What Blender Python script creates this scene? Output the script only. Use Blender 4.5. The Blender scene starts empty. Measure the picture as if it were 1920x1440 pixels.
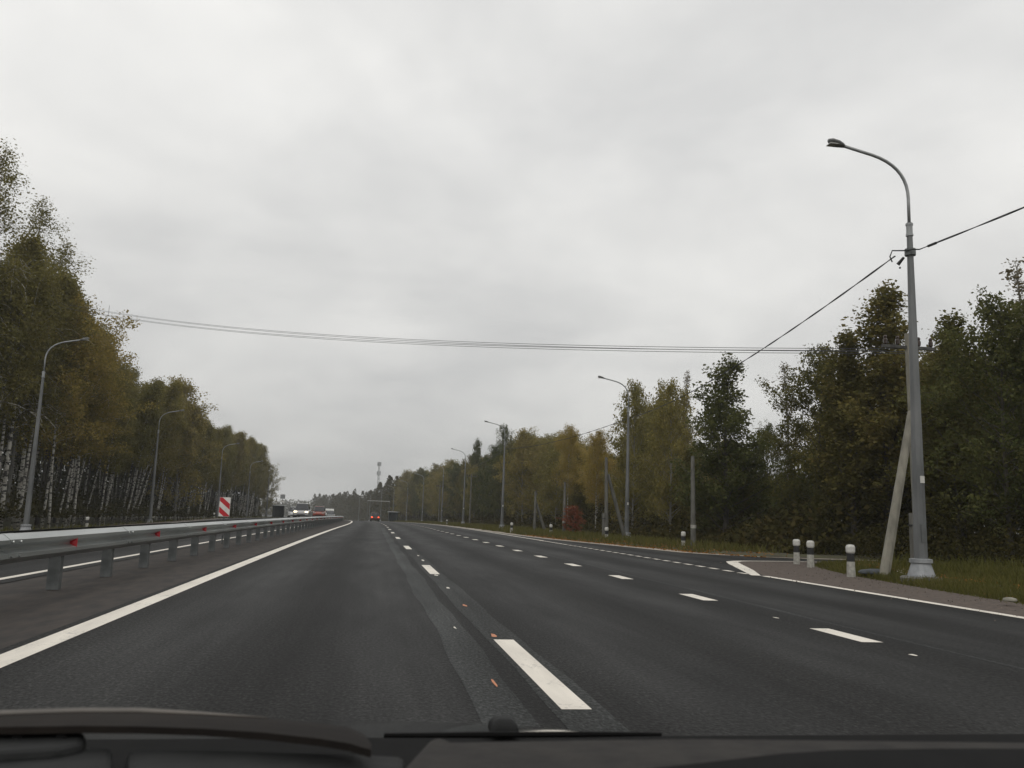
import bpy, math, random
import numpy as np
from mathutils import Vector, Matrix
R_ = math.radians
random.seed(7)
scene = bpy.context.scene
COL = scene.collection

# ------------------------------------------------------------------ camera
FPX, PITCH, YAW, ROLL, CAM_H = 1648.8, 0.1504, 0.1620, 0.0346, 1.1425     # focal length in pixels of a 1920-wide frame
def _basis():
    cp, sp, cy, sy = math.cos(PITCH), math.sin(PITCH), math.cos(YAW), math.sin(YAW)
    f = np.array([sy*cp, cy*cp, sp]); r = np.array([cy, -sy, 0.0]); u = np.cross(r, f)
    c, s = math.cos(ROLL), math.sin(ROLL)
    return c*r + s*u, -s*r + c*u, f
CR, CU, CF = _basis()
CAM = np.array([0, 0, CAM_H])
cam = bpy.data.cameras.new('camera'); camo = bpy.data.objects.new('camera', cam); COL.objects.link(camo)
cam.sensor_fit = 'HORIZONTAL'; cam.sensor_width = 36; cam.lens = 36*FPX/1920
cam.clip_start = 0.05; cam.clip_end = 9000
camo.matrix_world = Matrix(((CR[0], CU[0], -CF[0], 0), (CR[1], CU[1], -CF[1], 0), (CR[2], CU[2], -CF[2], CAM_H), (0, 0, 0, 1)))
cam.dof.use_dof = True; cam.dof.focus_distance = 45; cam.dof.aperture_fstop = 11.0
scene.camera = camo

# ------------------------------------------------------------------ sky, sun, exposure
SUN_EL, SUN_ROT = R_(48), R_(200)
w = bpy.data.worlds.new('World'); scene.world = w; w.use_nodes = True
nt = w.node_tree; nt.nodes.clear()
def N(t, typ, **kw):
    n = t.nodes.new(typ)
    for k, v in kw.items(): setattr(n, k, v)
    return n
out = N(nt, 'ShaderNodeOutputWorld'); bg = N(nt, 'ShaderNodeBackground'); bg.inputs[1].default_value = 0.1
sky = N(nt, 'ShaderNodeTexSky', sky_type='NISHITA', sun_disc=False, sun_elevation=SUN_EL, sun_rotation=SUN_ROT)
tc = N(nt, 'ShaderNodeTexCoord'); sep = N(nt, 'ShaderNodeSeparateXYZ'); nt.links.new(tc.outputs['Generated'], sep.inputs[0])
def math_(t, op, a, b=None, clamp=False):
    n = N(t, 'ShaderNodeMath', operation=op, use_clamp=clamp)
    for i, v in enumerate((a, b)):
        if v is None: continue
        if isinstance(v, (int, float)): n.inputs[i].default_value = v
        else: t.links.new(v, n.inputs[i])
    return n.outputs[0]
zc = math_(nt, 'MAXIMUM', sep.outputs[2], 0.0)
den = math_(nt, 'ADD', zc, 0.28)
comb = N(nt, 'ShaderNodeCombineXYZ')
nt.links.new(math_(nt, 'DIVIDE', sep.outputs[0], den), comb.inputs[0]); nt.links.new(math_(nt, 'DIVIDE', sep.outputs[1], den), comb.inputs[1])
def noise_w(scale, detail, loc):
    mp = N(nt, 'ShaderNodeMapping'); mp.inputs['Location'].default_value = loc; nt.links.new(comb.outputs[0], mp.inputs[0])
    n = N(nt, 'ShaderNodeTexNoise'); n.inputs['Scale'].default_value = scale; n.inputs['Detail'].default_value = detail
    n.inputs['Roughness'].default_value = 0.5; n.inputs['Distortion'].default_value = 0.4
    nt.links.new(mp.outputs[0], n.inputs[0]); return n.outputs[0]
n1 = noise_w(1.3, 5, (0.35, 0.1, 0)); n2 = noise_w(4.0, 5, (2.1, 4.2, 0))
cl = math_(nt, 'ADD', math_(nt, 'MULTIPLY', n1, 0.79), math_(nt, 'MULTIPLY', n2, 0.21))
ramp = N(nt, 'ShaderNodeValToRGB'); nt.links.new(cl, ramp.inputs[0])
e = ramp.color_ramp.elements
e[0].position = 0.36; e[0].color = (0.597, 0.597, 0.590, 1); e[1].position = 0.62; e[1].color = (0.825, 0.818, 0.793, 1)
hz = N(nt, 'ShaderNodeMapRange'); hz.inputs['From Min'].default_value = 0.0; hz.inputs['From Max'].default_value = 0.42
hz.inputs['To Min'].default_value = 7.9; hz.inputs['To Max'].default_value = 12.0; nt.links.new(zc, hz.inputs['Value'])
vm = N(nt, 'ShaderNodeVectorMath', operation='SCALE'); nt.links.new(ramp.outputs[0], vm.inputs[0]); nt.links.new(hz.outputs[0], vm.inputs['Scale'])
mix = N(nt, 'ShaderNodeMix', data_type='RGBA'); mix.inputs['Factor'].default_value = 0.97
nt.links.new(sky.outputs[0], mix.inputs[6]); nt.links.new(vm.outputs[0], mix.inputs[7])
nt.links.new(mix.outputs[2], bg.inputs[0]); nt.links.new(bg.outputs[0], out.inputs[0])
sl = bpy.data.lights.new('sun', 'SUN'); sl.energy = 0.55; sl.angle = R_(25); sl.color = (1, 0.96, 0.9)
so = bpy.data.objects.new('sun', sl); COL.objects.link(so)
_az = SUN_ROT
_sd = Vector((math.sin(_az)*math.cos(SUN_EL), math.cos(_az)*math.cos(SUN_EL), math.sin(SUN_EL)))
so.rotation_euler = _sd.to_track_quat('Z', 'Y').to_euler(); so.location = (0, 0, 60)
vs = scene.view_settings; vs.view_transform = 'Standard'; vs.look = 'None'; vs.exposure = 0; vs.gamma = 1; vs.use_curve_mapping = False
scene.cycles.max_bounces = 5; scene.cycles.diffuse_bounces = 3; scene.cycles.glossy_bounces = 3; scene.cycles.volume_bounces = 1
scene.cycles.transparent_max_bounces = 4; scene.cycles.use_denoising = True; scene.cycles.volume_max_steps = 32

# ------------------------------------------------------------------ the road's course, and photo measurement
_S = np.arange(-60, 1501, 1.0)
_TH = .0077 + .000117*np.minimum(_S, 430) - .0006*np.clip(_S-78, 0, 430-78)
_X = np.cumsum(np.sin(_TH)); _X -= np.interp(10, _S, _X) - .077
_Y = np.cumsum(np.cos(_TH)); _Y -= np.interp(0, _S, _Y)
_Z = -4.26e-5*np.maximum(0, np.minimum(_S, 450)-13.4)**2/2
def rise(s, off):   # the oncoming carriageway falls away outwards and climbs a little above ours past s = 58
    return .48*min(1, max(0, (s-58)/50.0))*min(1, max(0, (-4.6-off)/3.0))*min(1, max(0, (off+20.5)/2.5)) - .032*min(12.5, max(0, -5.2-off))
def P(s, off, dz=0.0):
    dz += rise(s, off)
    t = np.interp(s, _S, _TH)
    return Vector((float(np.interp(s, _S, _X)+off*math.cos(t)), float(np.interp(s, _S, _Y)-off*math.sin(t)), float(np.interp(s, _S, _Z)+dz)))
def heading(s): return -float(np.interp(s, _S, _TH))
def at(px, py, z):
    d = CF + CR*(px-960)/FPX - CU*(py-720)/FPX
    return Vector(CAM + d*((z-CAM_H)/d[2]))
def proj(q):
    d = np.array(q) - CAM; z = d @ CF
    return 960+FPX*(d@CR)/z, 720-FPX*(d@CU)/z
def s_at(px, off, z=0.0, lo=9.0, hi=620.0):
    best = (1e9, lo)
    for s in np.arange(lo, hi, 0.5):
        q = P(s, off, z)
        if q.y > 1: best = min(best, (abs(proj(q)[0]-px), float(s)))
    return best[1]
def height_for(base, py):
    lo, hi = 0.0, 60.0
    for _ in range(30):
        m = (lo+hi)/2
        if proj(base+Vector((0, 0, m)))[1] > py: lo = m
        else: hi = m
    return (lo+hi)/2
OFF_A, LANE = -2.5356, 3.8532
OFF_B, OFF_C, OFF_E = OFF_A+LANE, OFF_A+2*LANE, OFF_A+11.62

# ------------------------------------------------------------------ mesh helpers
class MB:
    def __init__(s): s.v = []; s.f = []; s.uv = []
    def add(s, vs, fs):
        o = len(s.v); s.v += [tuple(q) for q in vs]; s.f += [tuple(i+o for i in f) for f in fs]; return s
    def box(s, c, d, rz=0.0):
        cx, cy, cz = c; a, b, h = d[0]/2, d[1]/2, d[2]/2; cs, sn = math.cos(rz), math.sin(rz)
        vs = [(cx+x*cs-y*sn, cy+x*sn+y*cs, cz+z) for z in (-h, h) for x, y in ((-a, -b), (a, -b), (a, b), (-a, b))]
        return s.add(vs, [(3, 2, 1, 0), (4, 5, 6, 7), (0, 1, 5, 4), (1, 2, 6, 5), (2, 3, 7, 6), (3, 0, 4, 7)])
    def tube(s, pts, rad, n=8, cap=True):
        pts = [Vector(p) for p in pts]
        if not hasattr(rad, '__len__'): rad = [rad]*len(pts)
        vs = []; m = len(pts); ref = None
        for i, p in enumerate(pts):
            t = (pts[min(i+1, m-1)]-pts[max(i-1, 0)]).normalized()
            if ref is None: ref = Vector((1, 0, 0)) if abs(t.x) < .8 else Vector((0, 1, 0))
            u = (ref - t*ref.dot(t)).normalized(); ref = u; v = t.cross(u)
            for k in range(n):
                a = 2*math.pi*k/n; vs.append(p+(u*math.cos(a)+v*math.sin(a))*rad[i])
        fs = [(i*n+k, i*n+(k+1) % n, (i+1)*n+(k+1) % n, (i+1)*n+k) for i in range(m-1) for k in range(n)]
        if cap: fs += [tuple(reversed(range(n))), tuple(range((m-1)*n, m*n))]
        return s.add(vs, fs)
    def lathe(s, prof, n=16, c=(0, 0, 0)):
        return s.tube_z([(z, r) for r, z in prof], n, c)
    def tube_z(s, zr, n, c):
        vs = [(c[0]+r*math.cos(2*math.pi*k/n), c[1]+r*math.sin(2*math.pi*k/n), c[2]+z) for z, r in zr for k in range(n)]; m = len(zr)
        fs = [(i*n+k, i*n+(k+1) % n, (i+1)*n+(k+1) % n, (i+1)*n+k) for i in range(m-1) for k in range(n)]
        fs += [tuple(reversed(range(n))), tuple(range((m-1)*n, m*n))]
        return s.add(vs, fs)
    def loft(s, rings, cap=True):
        n = len(rings[0]); m = len(rings); vs = [q for r in rings for q in r]
        fs = [(i*n+k, i*n+(k+1) % n, (i+1)*n+(k+1) % n, (i+1)*n+k) for i in range(m-1) for k in range(n)]
        if cap: fs += [tuple(reversed(range(n))), tuple(range((m-1)*n, m*n))]
        return s.add(vs, fs)
    def prism(s, poly, z0, z1):
        n = len(poly); vs = [(x, y, z0) for x, y in poly]+[(x, y, z1) for x, y in poly]
        return s.add(vs, [tuple(reversed(range(n))), tuple(range(n, 2*n))]+[(k, (k+1) % n, n+(k+1) % n, n+k) for k in range(n)])
    def mesh(s, name, mat, smooth=False):
        me = bpy.data.meshes.new(name); me.from_pydata(s.v, [], s.f); me.validate(); me.materials.append(mat)
        if smooth: me.polygons.foreach_set('use_smooth', [True]*len(me.polygons))
        if len(s.uv) == len(me.vertices):
            ul = me.uv_layers.new(name='road')
            for lp_ in me.loops: ul.data[lp_.index].uv = s.uv[lp_.vertex_index]
        me.update(); return me
    def build(s, name, mat, parent=None, smooth=False, bevel=0):
        return link(name, s.mesh(name, mat, smooth), parent, bevel)
def link(name, me, parent=None, bevel=0):
    o = bpy.data.objects.new(name, me); COL.objects.link(o)
    if parent is not None: o.parent = parent
    if bevel:
        b = o.modifiers.new('bevel', 'BEVEL'); b.width = bevel; b.segments = 2; b.limit_method = 'ANGLE'
    return o
def tag(o, label=None, cat=None, group=None, kind=None):
    if label: o['label'] = label
    if cat: o['category'] = cat
    if group: o['group'] = group
    if kind: o['kind'] = kind
    return o
def thing(name, loc, rz, label, cat, group=None):
    o = bpy.data.objects.new(name, None); COL.objects.link(o); o.empty_display_size = .3
    o.location = loc; o.rotation_euler = (0, 0, rz); return tag(o, label, cat, group)
def copy_tree(o, parent=None):
    c = o.copy(); COL.objects.link(c)
    if parent is not None: c.parent = parent
    for ch in o.children: copy_tree(ch, c)
    return c
def quads_mesh(name, co, mat):
    """co: (n,4,3) array of separate quads -> one mesh"""
    n = len(co); me = bpy.data.meshes.new(name)
    me.vertices.add(4*n); me.vertices.foreach_set('co', np.ascontiguousarray(co, dtype=np.float32).ravel())
    me.loops.add(4*n); me.loops.foreach_set('vertex_index', np.arange(4*n, dtype=np.int32))
    me.polygons.add(n); me.polygons.foreach_set('loop_start', np.arange(0, 4*n, 4, dtype=np.int32)); me.polygons.foreach_set('loop_total', np.full(n, 4, dtype=np.int32))
    me.materials.append(mat); me.update(calc_edges=True); me.validate(); return me
def leaf_quads(c, size, rng, up=0.0):
    """diamond leaves at the centres c with random tilt"""
    n = len(c); a = rng.normal(size=(n, 3)); a[:, 2] *= (1-up); a /= np.linalg.norm(a, axis=1, keepdims=True)
    b = rng.normal(size=(n, 3)); b -= a*(a*b).sum(1, keepdims=True); b /= np.linalg.norm(b, axis=1, keepdims=True)
    L = (size*rng.uniform(.45, 1.5, size=n))[:, None]; W_ = L*rng.uniform(.45, .8, size=(n, 1))
    return np.stack([c-a*L/2, c+b*W_/2, c+a*L/2, c-b*W_/2], 1)

# ------------------------------------------------------------------ materials
def new_mat(name):
    m = bpy.data.materials.new(name); m.use_nodes = True; t = m.node_tree; t.nodes.clear()
    o = N(t, 'ShaderNodeOutputMaterial'); b = N(t, 'ShaderNodeBsdfPrincipled'); t.links.new(b.outputs[0], o.inputs[0]); return m, t, b, o
def tex_noise(t, scale, detail=4, sc=(1, 1, 1), coord='Object', rough=.55):
    c = N(t, 'ShaderNodeTexCoord'); mp = N(t, 'ShaderNodeMapping'); mp.inputs['Scale'].default_value = sc; t.links.new(c.outputs[coord], mp.inputs[0])
    n = N(t, 'ShaderNodeTexNoise'); n.inputs['Scale'].default_value = scale; n.inputs['Detail'].default_value = detail; n.inputs['Roughness'].default_value = rough
    t.links.new(mp.outputs[0], n.inputs[0]); return n.outputs[0]
def ramp_(t, fac, stops):
    r = N(t, 'ShaderNodeValToRGB'); t.links.new(fac, r.inputs[0]); el = r.color_ramp.elements
    while len(el) < len(stops): el.new(.5)
    for k, (p, c) in enumerate(stops): el[k].position = p; el[k].color = (*c, 1)
    return r.outputs[0]
def mixc(t, f, a, b, blend='MIX'):
    m = N(t, 'ShaderNodeMix', data_type='RGBA', blend_type=blend)
    if isinstance(f, (int, float)): m.inputs['Factor'].default_value = f
    else: t.links.new(f, m.inputs['Factor'])
    for i, v in ((6, a), (7, b)):
        if isinstance(v, tuple): m.inputs[i].default_value = (*v, 1)
        else: t.links.new(v, m.inputs[i])
    return m.outputs[2]
def bump(t, b, h, strength, dist=.02):
    n = N(t, 'ShaderNodeBump'); n.inputs['Strength'].default_value = strength; n.inputs['Distance'].default_value = dist
    t.links.new(h, n.inputs['Height']); t.links.new(n.outputs[0], b.inputs['Normal'])
def M(name, c0, c1=None, scale=6, rough=.6, metal=0.0, bmp=0.0, sc=(1, 1, 1), emit=None, spec=.5, coat=0):
    m, t, b, o = new_mat(name); c1 = c1 or tuple(x*.75 for x in c0)
    n = tex_noise(t, scale, 5, sc); t.links.new(ramp_(t, n, [(.35, c1), (.65, c0)]), b.inputs['Base Color'])
    b.inputs['Roughness'].default_value = rough; b.inputs['Metallic'].default_value = metal; b.inputs['Specular IOR Level'].default_value = spec
    if coat: b.inputs['Coat Weight'].default_value = coat; b.inputs['Coat Roughness'].default_value = .06
    if bmp: bump(t, b, n, bmp)
    if emit: b.inputs['Emission Color'].default_value = (*emit[0], 1); b.inputs['Emission Strength'].default_value = emit[1]
    return m
def asphalt(name, c, var):
    """texture laid out in road coordinates (UV = offset across, distance along), so grain, wheel tracks and streaks follow the bend"""
    m, t, b, o = new_mat(name)
    fine = tex_noise(t, 42, 4, (1, .5, 1), 'UV', .7); mid = tex_noise(t, 1.1, 5, (1, .2, 1), 'UV'); big = tex_noise(t, .25, 4, (1.6, .22, 1), 'UV')
    streak = tex_noise(t, 7, 4, (1, .035, 1), 'UV'); blot = tex_noise(t, .5, 5, (1, .6, 1), 'UV', .65)
    uv = N(t, 'ShaderNodeTexCoord'); sp = N(t, 'ShaderNodeSeparateXYZ'); t.links.new(uv.outputs['UV'], sp.inputs[0])
    tr = math_(t, 'COSINE', math_(t, 'MULTIPLY', math_(t, 'SUBTRACT', sp.outputs[0], OFF_A+.963), 2*math.pi/(LANE/2)))
    tr = math_(t, 'MULTIPLY', math_(t, 'MULTIPLY_ADD', tr, .5), mid); tr = math_(t, 'ADD', tr, .22)
    base = ramp_(t, mid, [(.3, tuple(x*(1-var) for x in c)), (.7, tuple(x*(1+var) for x in c))])
    base = mixc(t, .85, base, ramp_(t, fine, [(.36, (.12, .12, .12)), (.56, (1.05, 1.05, 1.05)), (.70, (2.6, 2.6, 2.55))]), 'MULTIPLY')
    base = mixc(t, .55, base, ramp_(t, big, [(.38, (.55, .55, .56)), (.62, (1.1, 1.1, 1.1))]), 'MULTIPLY')
    base = mixc(t, .6, base, ramp_(t, streak, [(.35, (.62, .62, .62)), (.65, (1.12, 1.12, 1.12))]), 'MULTIPLY')
    base = mixc(t, .8, base, ramp_(t, tr, [(.05, (.78, .77, .75)), (.55, (1.35, 1.36, 1.36))]), 'MULTIPLY')
    base = mixc(t, .7, base, ramp_(t, blot, [(.66, (1, 1, 1)), (.74, (.55, .55, .55))]), 'MULTIPLY')
    t.links.new(base, b.inputs['Base Color'])
    rr = N(t, 'ShaderNodeMapRange'); t.links.new(tr, rr.inputs[0]); rr.inputs['To Min'].default_value = .78; rr.inputs['To Max'].default_value = .58
    t.links.new(rr.outputs[0], b.inputs['Roughness']); b.inputs['Specular IOR Level'].default_value = .13
    bump(t, b, fine, .8, .015); return m
def paint(name, c, worn=.16):
    m, t, b, o = new_mat(name)
    n = tex_noise(t, 24, 6, rough=.7); n2 = tex_noise(t, 1.6, 4); n3 = tex_noise(t, 5, 5, (1, .15, 1))
    wear = ramp_(t, math_(t, 'ADD', math_(t, 'MULTIPLY', n, .6), math_(t, 'MULTIPLY', n2, .5)), [(.60, (0, 0, 0)), (.70, (1, 1, 1))])
    col = mixc(t, math_(t, 'MULTIPLY', wear, worn*3.2, True), ramp_(t, n3, [(.3, tuple(x*.80 for x in c)), (.7, c)]), (.16, .16, .155))
    t.links.new(col, b.inputs['Base Color']); b.inputs['Roughness'].default_value = .7; return m
def leafmat(name, cols, trans=.35):
    m = bpy.data.materials.new(name); m.use_nodes = True; t = m.node_tree; t.nodes.clear()
    o = N(t, 'ShaderNodeOutputMaterial'); d = N(t, 'ShaderNodeBsdfDiffuse'); tr = N(t, 'ShaderNodeBsdfTranslucent'); mx = N(t, 'ShaderNodeMixShader'); mx.inputs[0].default_value = trans
    g = N(t, 'ShaderNodeNewGeometry'); oi = N(t, 'ShaderNodeObjectInfo')
    cn = tex_noise(t, .55, 3)
    f = math_(t, 'ADD', math_(t, 'ADD', math_(t, 'MULTIPLY', g.outputs['Random Per Island'], .34), math_(t, 'MULTIPLY', oi.outputs['Random'], .38)), math_(t, 'MULTIPLY', cn, .42))
    f = math_(t, 'SUBTRACT', f, .08)
    k = len(cols); c = ramp_(t, f, [(.1+.8*i/(k-1), cols[i]) for i in range(k)])
    t.links.new(c, d.inputs[0]); t.links.new(c, tr.inputs[0]); t.links.new(d.outputs[0], mx.inputs[1]); t.links.new(tr.outputs[0], mx.inputs[2]); t.links.new(mx.outputs[0], o.inputs[0]); return m
ASPH = asphalt('asphalt', (.0255, .0253, .0246), .28)
ASPH2 = asphalt('asphalt_patch', (.053, .0555, .0545), .25)
WHITE = paint('road_paint', (.82, .765, .675))
ORANGE = paint('old_orange_paint', (.62, .25, .12), .2)
GRAVEL = M('gravel_shoulder', (.108, .080, .062), (.050, .037, .030), 9, .9, bmp=.6)
DIRT = M('median_dirt', (.044, .034, .027), (.018, .0145, .0125), 5, .9, bmp=.5, sc=(1, .3, 1))
PALE = M('pale_gravel_edge', (.40, .355, .29), (.24, .205, .165), 7, .9, bmp=.4)
SOIL = M('verge_soil', (.075, .075, .030), (.045, .036, .020), 1.2, .95, bmp=.5)
GRIT = M('loose_gravel_stone', (.19, .155, .13), (.11, .09, .075), 7, .9)
GRASS = leafmat('grass_blades', [(.062, .052, .019), (.09, .090, .027), (.118, .112, .034), (.17, .13, .055)], .3)
FALLEN = leafmat('fallen_leaf', [(.20, .09, .03), (.26, .13, .04), (.30, .18, .06)], .1)
GALV = M('galvanised_steel', (.47, .49, .48), (.29, .305, .30), 2.2, .36, .7, bmp=.05, sc=(1, .15, 1))
GALVD = M('weathered_galvanised_post', (.17, .18, .178), (.10, .106, .105), 6, .6, .5, bmp=.05)
POLEM = M('grey_pole_steel', (.20, .205, .205), (.12, .125, .125), 2.5, .6, .35, sc=(1, 1, .25))
ARMM = M('galvanised_arm', (.36, .37, .37), (.28, .29, .29), 4, .5, .5)
HATCH = M('hatch_steel', (.15, .155, .155), (.10, .105, .105), 4, .5, .4)
FLANGE = M('pale_flange_steel', (.34, .35, .36), (.24, .25, .26), 5, .6, .3)
HEADM = M('lamp_head_grey', (.20, .205, .20), (.15, .15, .15), 8, .5, .2)
GLASSM = M('lamp_glass', (.5, .5, .48), (.4, .4, .38), 8, .15, 0)
CONC = M('concrete', (.28, .265, .215), (.17, .16, .13), 5, .85, bmp=.25, sc=(1, 1, .4))
CONCD = M('dark_concrete', (.15, .146, .128), (.085, .083, .073), 5, .85, bmp=.25, sc=(1, 1, .4))  # darker copy of the concrete; on the farther poles it paints in shade
BLACKP = M('black_band', (.012, .012, .012), (.02, .02, .02), 8, .6)
WHITEP = M('white_post_plastic', (.44, .43, .385), (.27, .26, .23), 10, .6)
CAPW = M('white_post_cap', (.62, .61, .57), (.50, .49, .45), 10, .5)
REDREF = M('red_reflector', (.55, .025, .035), (.40, .02, .03), 8, .3)
SIGNR = M('sign_red', (.50, .012, .02), (.42, .01, .018), 6, .4)
SIGNW = M('sign_white', (.72, .70, .66), (.60, .58, .54), 6, .45)
STEELD = M('dark_rail_back', (.13, .128, .12), (.05, .048, .045), 4, .7, .4)  # dark steel for the rail's rear beam and the crossarms
WIRE = M('black_cable', (.018, .018, .018), (.03, .03, .03), 20, .6)
WIREG = M('grey_wire', (.09, .09, .09), (.06, .06, .06), 20, .6, .4)
INSUL = M('brown_insulator', (.05, .03, .02), (.03, .02, .015), 20, .25)
BARKW = None
def birch_bark():
    m, t, b, o = new_mat('birch_bark')
    a = tex_noise(t, 1.6, 5, (1.2, 1.2, 3.2), rough=.62); c = tex_noise(t, .35, 3)
    f = math_(t, 'GREATER_THAN', a, .53)
    col = mixc(t, f, ramp_(t, c, [(.35, (.30, .285, .25)), (.65, (.55, .53, .48))]), (.03, .027, .024))
    t.links.new(col, b.inputs['Base Color']); b.inputs['Roughness'].default_value = .8; return m
BARKW = birch_bark()
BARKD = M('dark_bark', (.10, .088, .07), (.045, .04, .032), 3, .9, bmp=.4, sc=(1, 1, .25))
BARKG = M('pale_grey_bark', (.26, .25, .22), (.14, .13, .11), 3, .9, bmp=.3, sc=(1, 1, .3))
LBIRCH = leafmat('birch_leaves', [(0.125, 0.118, 0.036), (0.17, 0.154, 0.048), (0.215, 0.182, 0.058), (0.29, 0.225, 0.072)])
LGOLD = leafmat('gold_leaves', [(.24,.20,.055),(.31,.24,.068),(.38,.28,.08),(.46,.32,.10)])
LGREEN = leafmat('green_leaves', [(0.058, 0.07, 0.025), (0.08, 0.092, 0.032), (0.11, 0.114, 0.042), (0.15, 0.138, 0.05)])
LASPEN = leafmat('aspen_leaves', [(0.08, 0.084, 0.028), (0.118, 0.112, 0.038), (0.16, 0.138, 0.046), (0.23, 0.17, 0.058)])
LPALE = leafmat('pale_leaves', [(.12, .105, .06), (.17, .145, .085), (.22, .18, .11)])
LRED = leafmat('red_leaves', [(.18, .10, .045), (.30, .095, .055), (.36, .13, .07)])
LOLIVE = leafmat('olive_leaves', [(0.15, 0.142, 0.048), (0.205, 0.182, 0.06), (0.26, 0.215, 0.07), (0.33, 0.255, 0.085)])
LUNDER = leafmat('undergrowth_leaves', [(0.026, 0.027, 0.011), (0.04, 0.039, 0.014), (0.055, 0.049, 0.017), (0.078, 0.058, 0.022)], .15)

# ------------------------------------------------------------------ ground, roads, markings
def stations(s0, s1, step=2.0):
    n = max(1, int(math.ceil((s1-s0)/step))); return [s0+(s1-s0)*k/n for k in range(n+1)]
def strip(name, mat, s0, s1, o0, o1, dz, kind='structure', step=2.0, mb=None):
    f0 = o0 if callable(o0) else (lambda s: o0); f1 = o1 if callable(o1) else (lambda s: o1)
    b = mb or MB(); ss = stations(s0, s1, step); vs = []
    for s in ss: vs += [P(s, f0(s), dz), P(s, f1(s), dz)]; b.uv += [(f0(s), s), (f1(s), s)]
    b.add(vs, [(2*k, 2*k+1, 2*k+3, 2*k+2) for k in range(len(ss)-1)])
    if mb is None: return tag(b.build(name, mat), kind=kind)
def exit_edge(s):  # outer asphalt edge along the exit lane
    return float(np.interp(s, [-60, 27.5, 28.5, 31, 34, 40, 50, 63, 72, 90], [9.3, 9.3, 22, 13.4, 12.2, 11.45, 10.1, 9.55, 9.4, 9.35]))
# terrain: one sheet, stations along the road x offsets across it, then far flat ground
offs = [-900, -400, -200, -120, -80, -60, -45, -35, -28, -24, -21, -20, -19, -18.2, -17.6, -17, -12, -7.6, -5.2, -4.6, 0, 6, 9.3, 10.0, 10.4, 10.8, 11.2, 11.6, 12, 12.5, 13, 13.6, 14.4, 15.2, 16, 18, 20, 23, 27, 33, 42, 55, 80, 120, 200, 400, 900]
sts = [-400, -200, -100]+stations(-60, 0, 4)+stations(1, 60, 1)+stations(62, 460, 4)+[500, 560, 640, 740, 880, 1050, 1250]
_sts = sts
def relief(s, off):
    if off > 9.3:
        ed = float(np.interp(s, [-60, 8, 13, 15.2, 17.6, 20.9, 23.2, 26], [11.0, 11.0, 10.95, 11.2, 11.55, 12.1, 12.8, 13.9]))+.1 if s < 26.3 else (23 if s < 31.2 else exit_edge(s)+.9)
        h = .13*min(1, max(0, (off-ed)/.9))
        if off > 20: h += min(1.2, (off-20)*.03)*(0 if 26 < s < 32 else 1)
        return h-.05
    if off < -17.6: return -.05-.60*min(1, (-17.6-off)/2.4)
    return -.05
g = MB(); vs = []; rg = random.Random(3)
for s in sts:
    for o in offs:
        sc_ = min(max(s, -60), 1500)
        q = P(sc_, 0)
        t = -heading(sc_)
        x, y = q.x+o*math.cos(t), q.y-o*math.sin(t)
        if s < -60: y += s+60
        if o < 0 and s > 300: pass
        vs.append((x, y, q.z+rise(s, o)+relief(s, o)+(rg.uniform(-.03, .03) if (o > 11.5 or o < -18) else 0)))
nO = len(offs)
# beyond the last station the ground runs on to the horizon
last = vs[-nO:]
vs += [(x*1.2, y+200, z-1) for x, y, z in last]
rows = len(sts)+1
g.add(vs, [(i*nO+j, i*nO+j+1, (i+1)*nO+j+1, (i+1)*nO+j) for i in range(rows-1) for j in range(nO-1)])
tag(g.build('ground', SOIL, smooth=True), kind='structure')
strip('road', ASPH, -60, 900, -2.75, OFF_E+.22, 0.0)
ob = MB()
for o0_, o1_ in ((-16.9, -12), (-12, -7.6), (-7.6, -5.2), (-5.2, -4.95)): strip('', None, -60, 900, o0_, o1_, 0.0, mb=ob)
tag(ob.build('opposite_road', ASPH), kind='structure')
strip('median_strip', DIRT, -60, 900, -5.2, -2.6, -.008)
pg = MB(); poly = [P(s, OFF_E+.05) for s in stations(-60, 19.5, 4)]+[Vector((9.35, 19.8, 0)), Vector((11.4, 26.3, 0)), Vector((12.2, 27.7, 0)), Vector((14.6, 28.5, 0)), Vector((22, 28.9, 0)),
    Vector((22, 28.2, 0)), Vector((15.4, 27.9, 0)), Vector((14.0, 26.6, 0)), Vector((12.85, 23.2, 0)), Vector((12.15, 20.9, 0)), Vector((11.55, 17.6, 0)), Vector((11.2, 15.2, 0)), Vector((10.95, 13.0, 0)), Vector((11.1, 8, 0)), Vector((10.9, 0, 0)), Vector((11, -60, 0))]
import bmesh
def flat_poly(name, mat, pts, dz, kind='structure'):
    bm = bmesh.new(); f = bm.faces.new([bm.verts.new((p[0], p[1], p[2]+dz)) for p in pts]); bmesh.ops.triangulate(bm, faces=[f])
    me = bpy.data.meshes.new(name); bm.to_mesh(me); bm.free()
    if sum(p.normal.z for p in me.polygons) < 0: me.flip_normals()
    ul = me.uv_layers.new(name='road')
    for lp_ in me.loops: ul.data[lp_.index].uv = me.vertices[lp_.vertex_index].co.xy
    me.materials.append(mat); o = link(name, me); return tag(o, kind=kind)
ex = [P(s, OFF_E+.1) for s in stations(17, 90, 1)]+[P(s, exit_edge(s)+.1) for s in reversed(stations(34, 90, 1))]+[Vector(v) for v in ((12.6, 33.2, 0), (13.4, 31.9, 0), (14.6, 31.1, 0), (16.5, 30.7, 0), (26, 30.5, 0), (26, 27.4, 0), (14.6, 27.6, 0), (12.2, 26.8, 0), (11.3, 25.6, 0), (9.6, 18, 0))]
flat_poly('exit_road', ASPH, ex, -.004)
flat_poly('gravel_shoulder', GRAVEL, poly, .002)
def verge_in(s): return exit_edge(s) if s > 30 else 11
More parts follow.
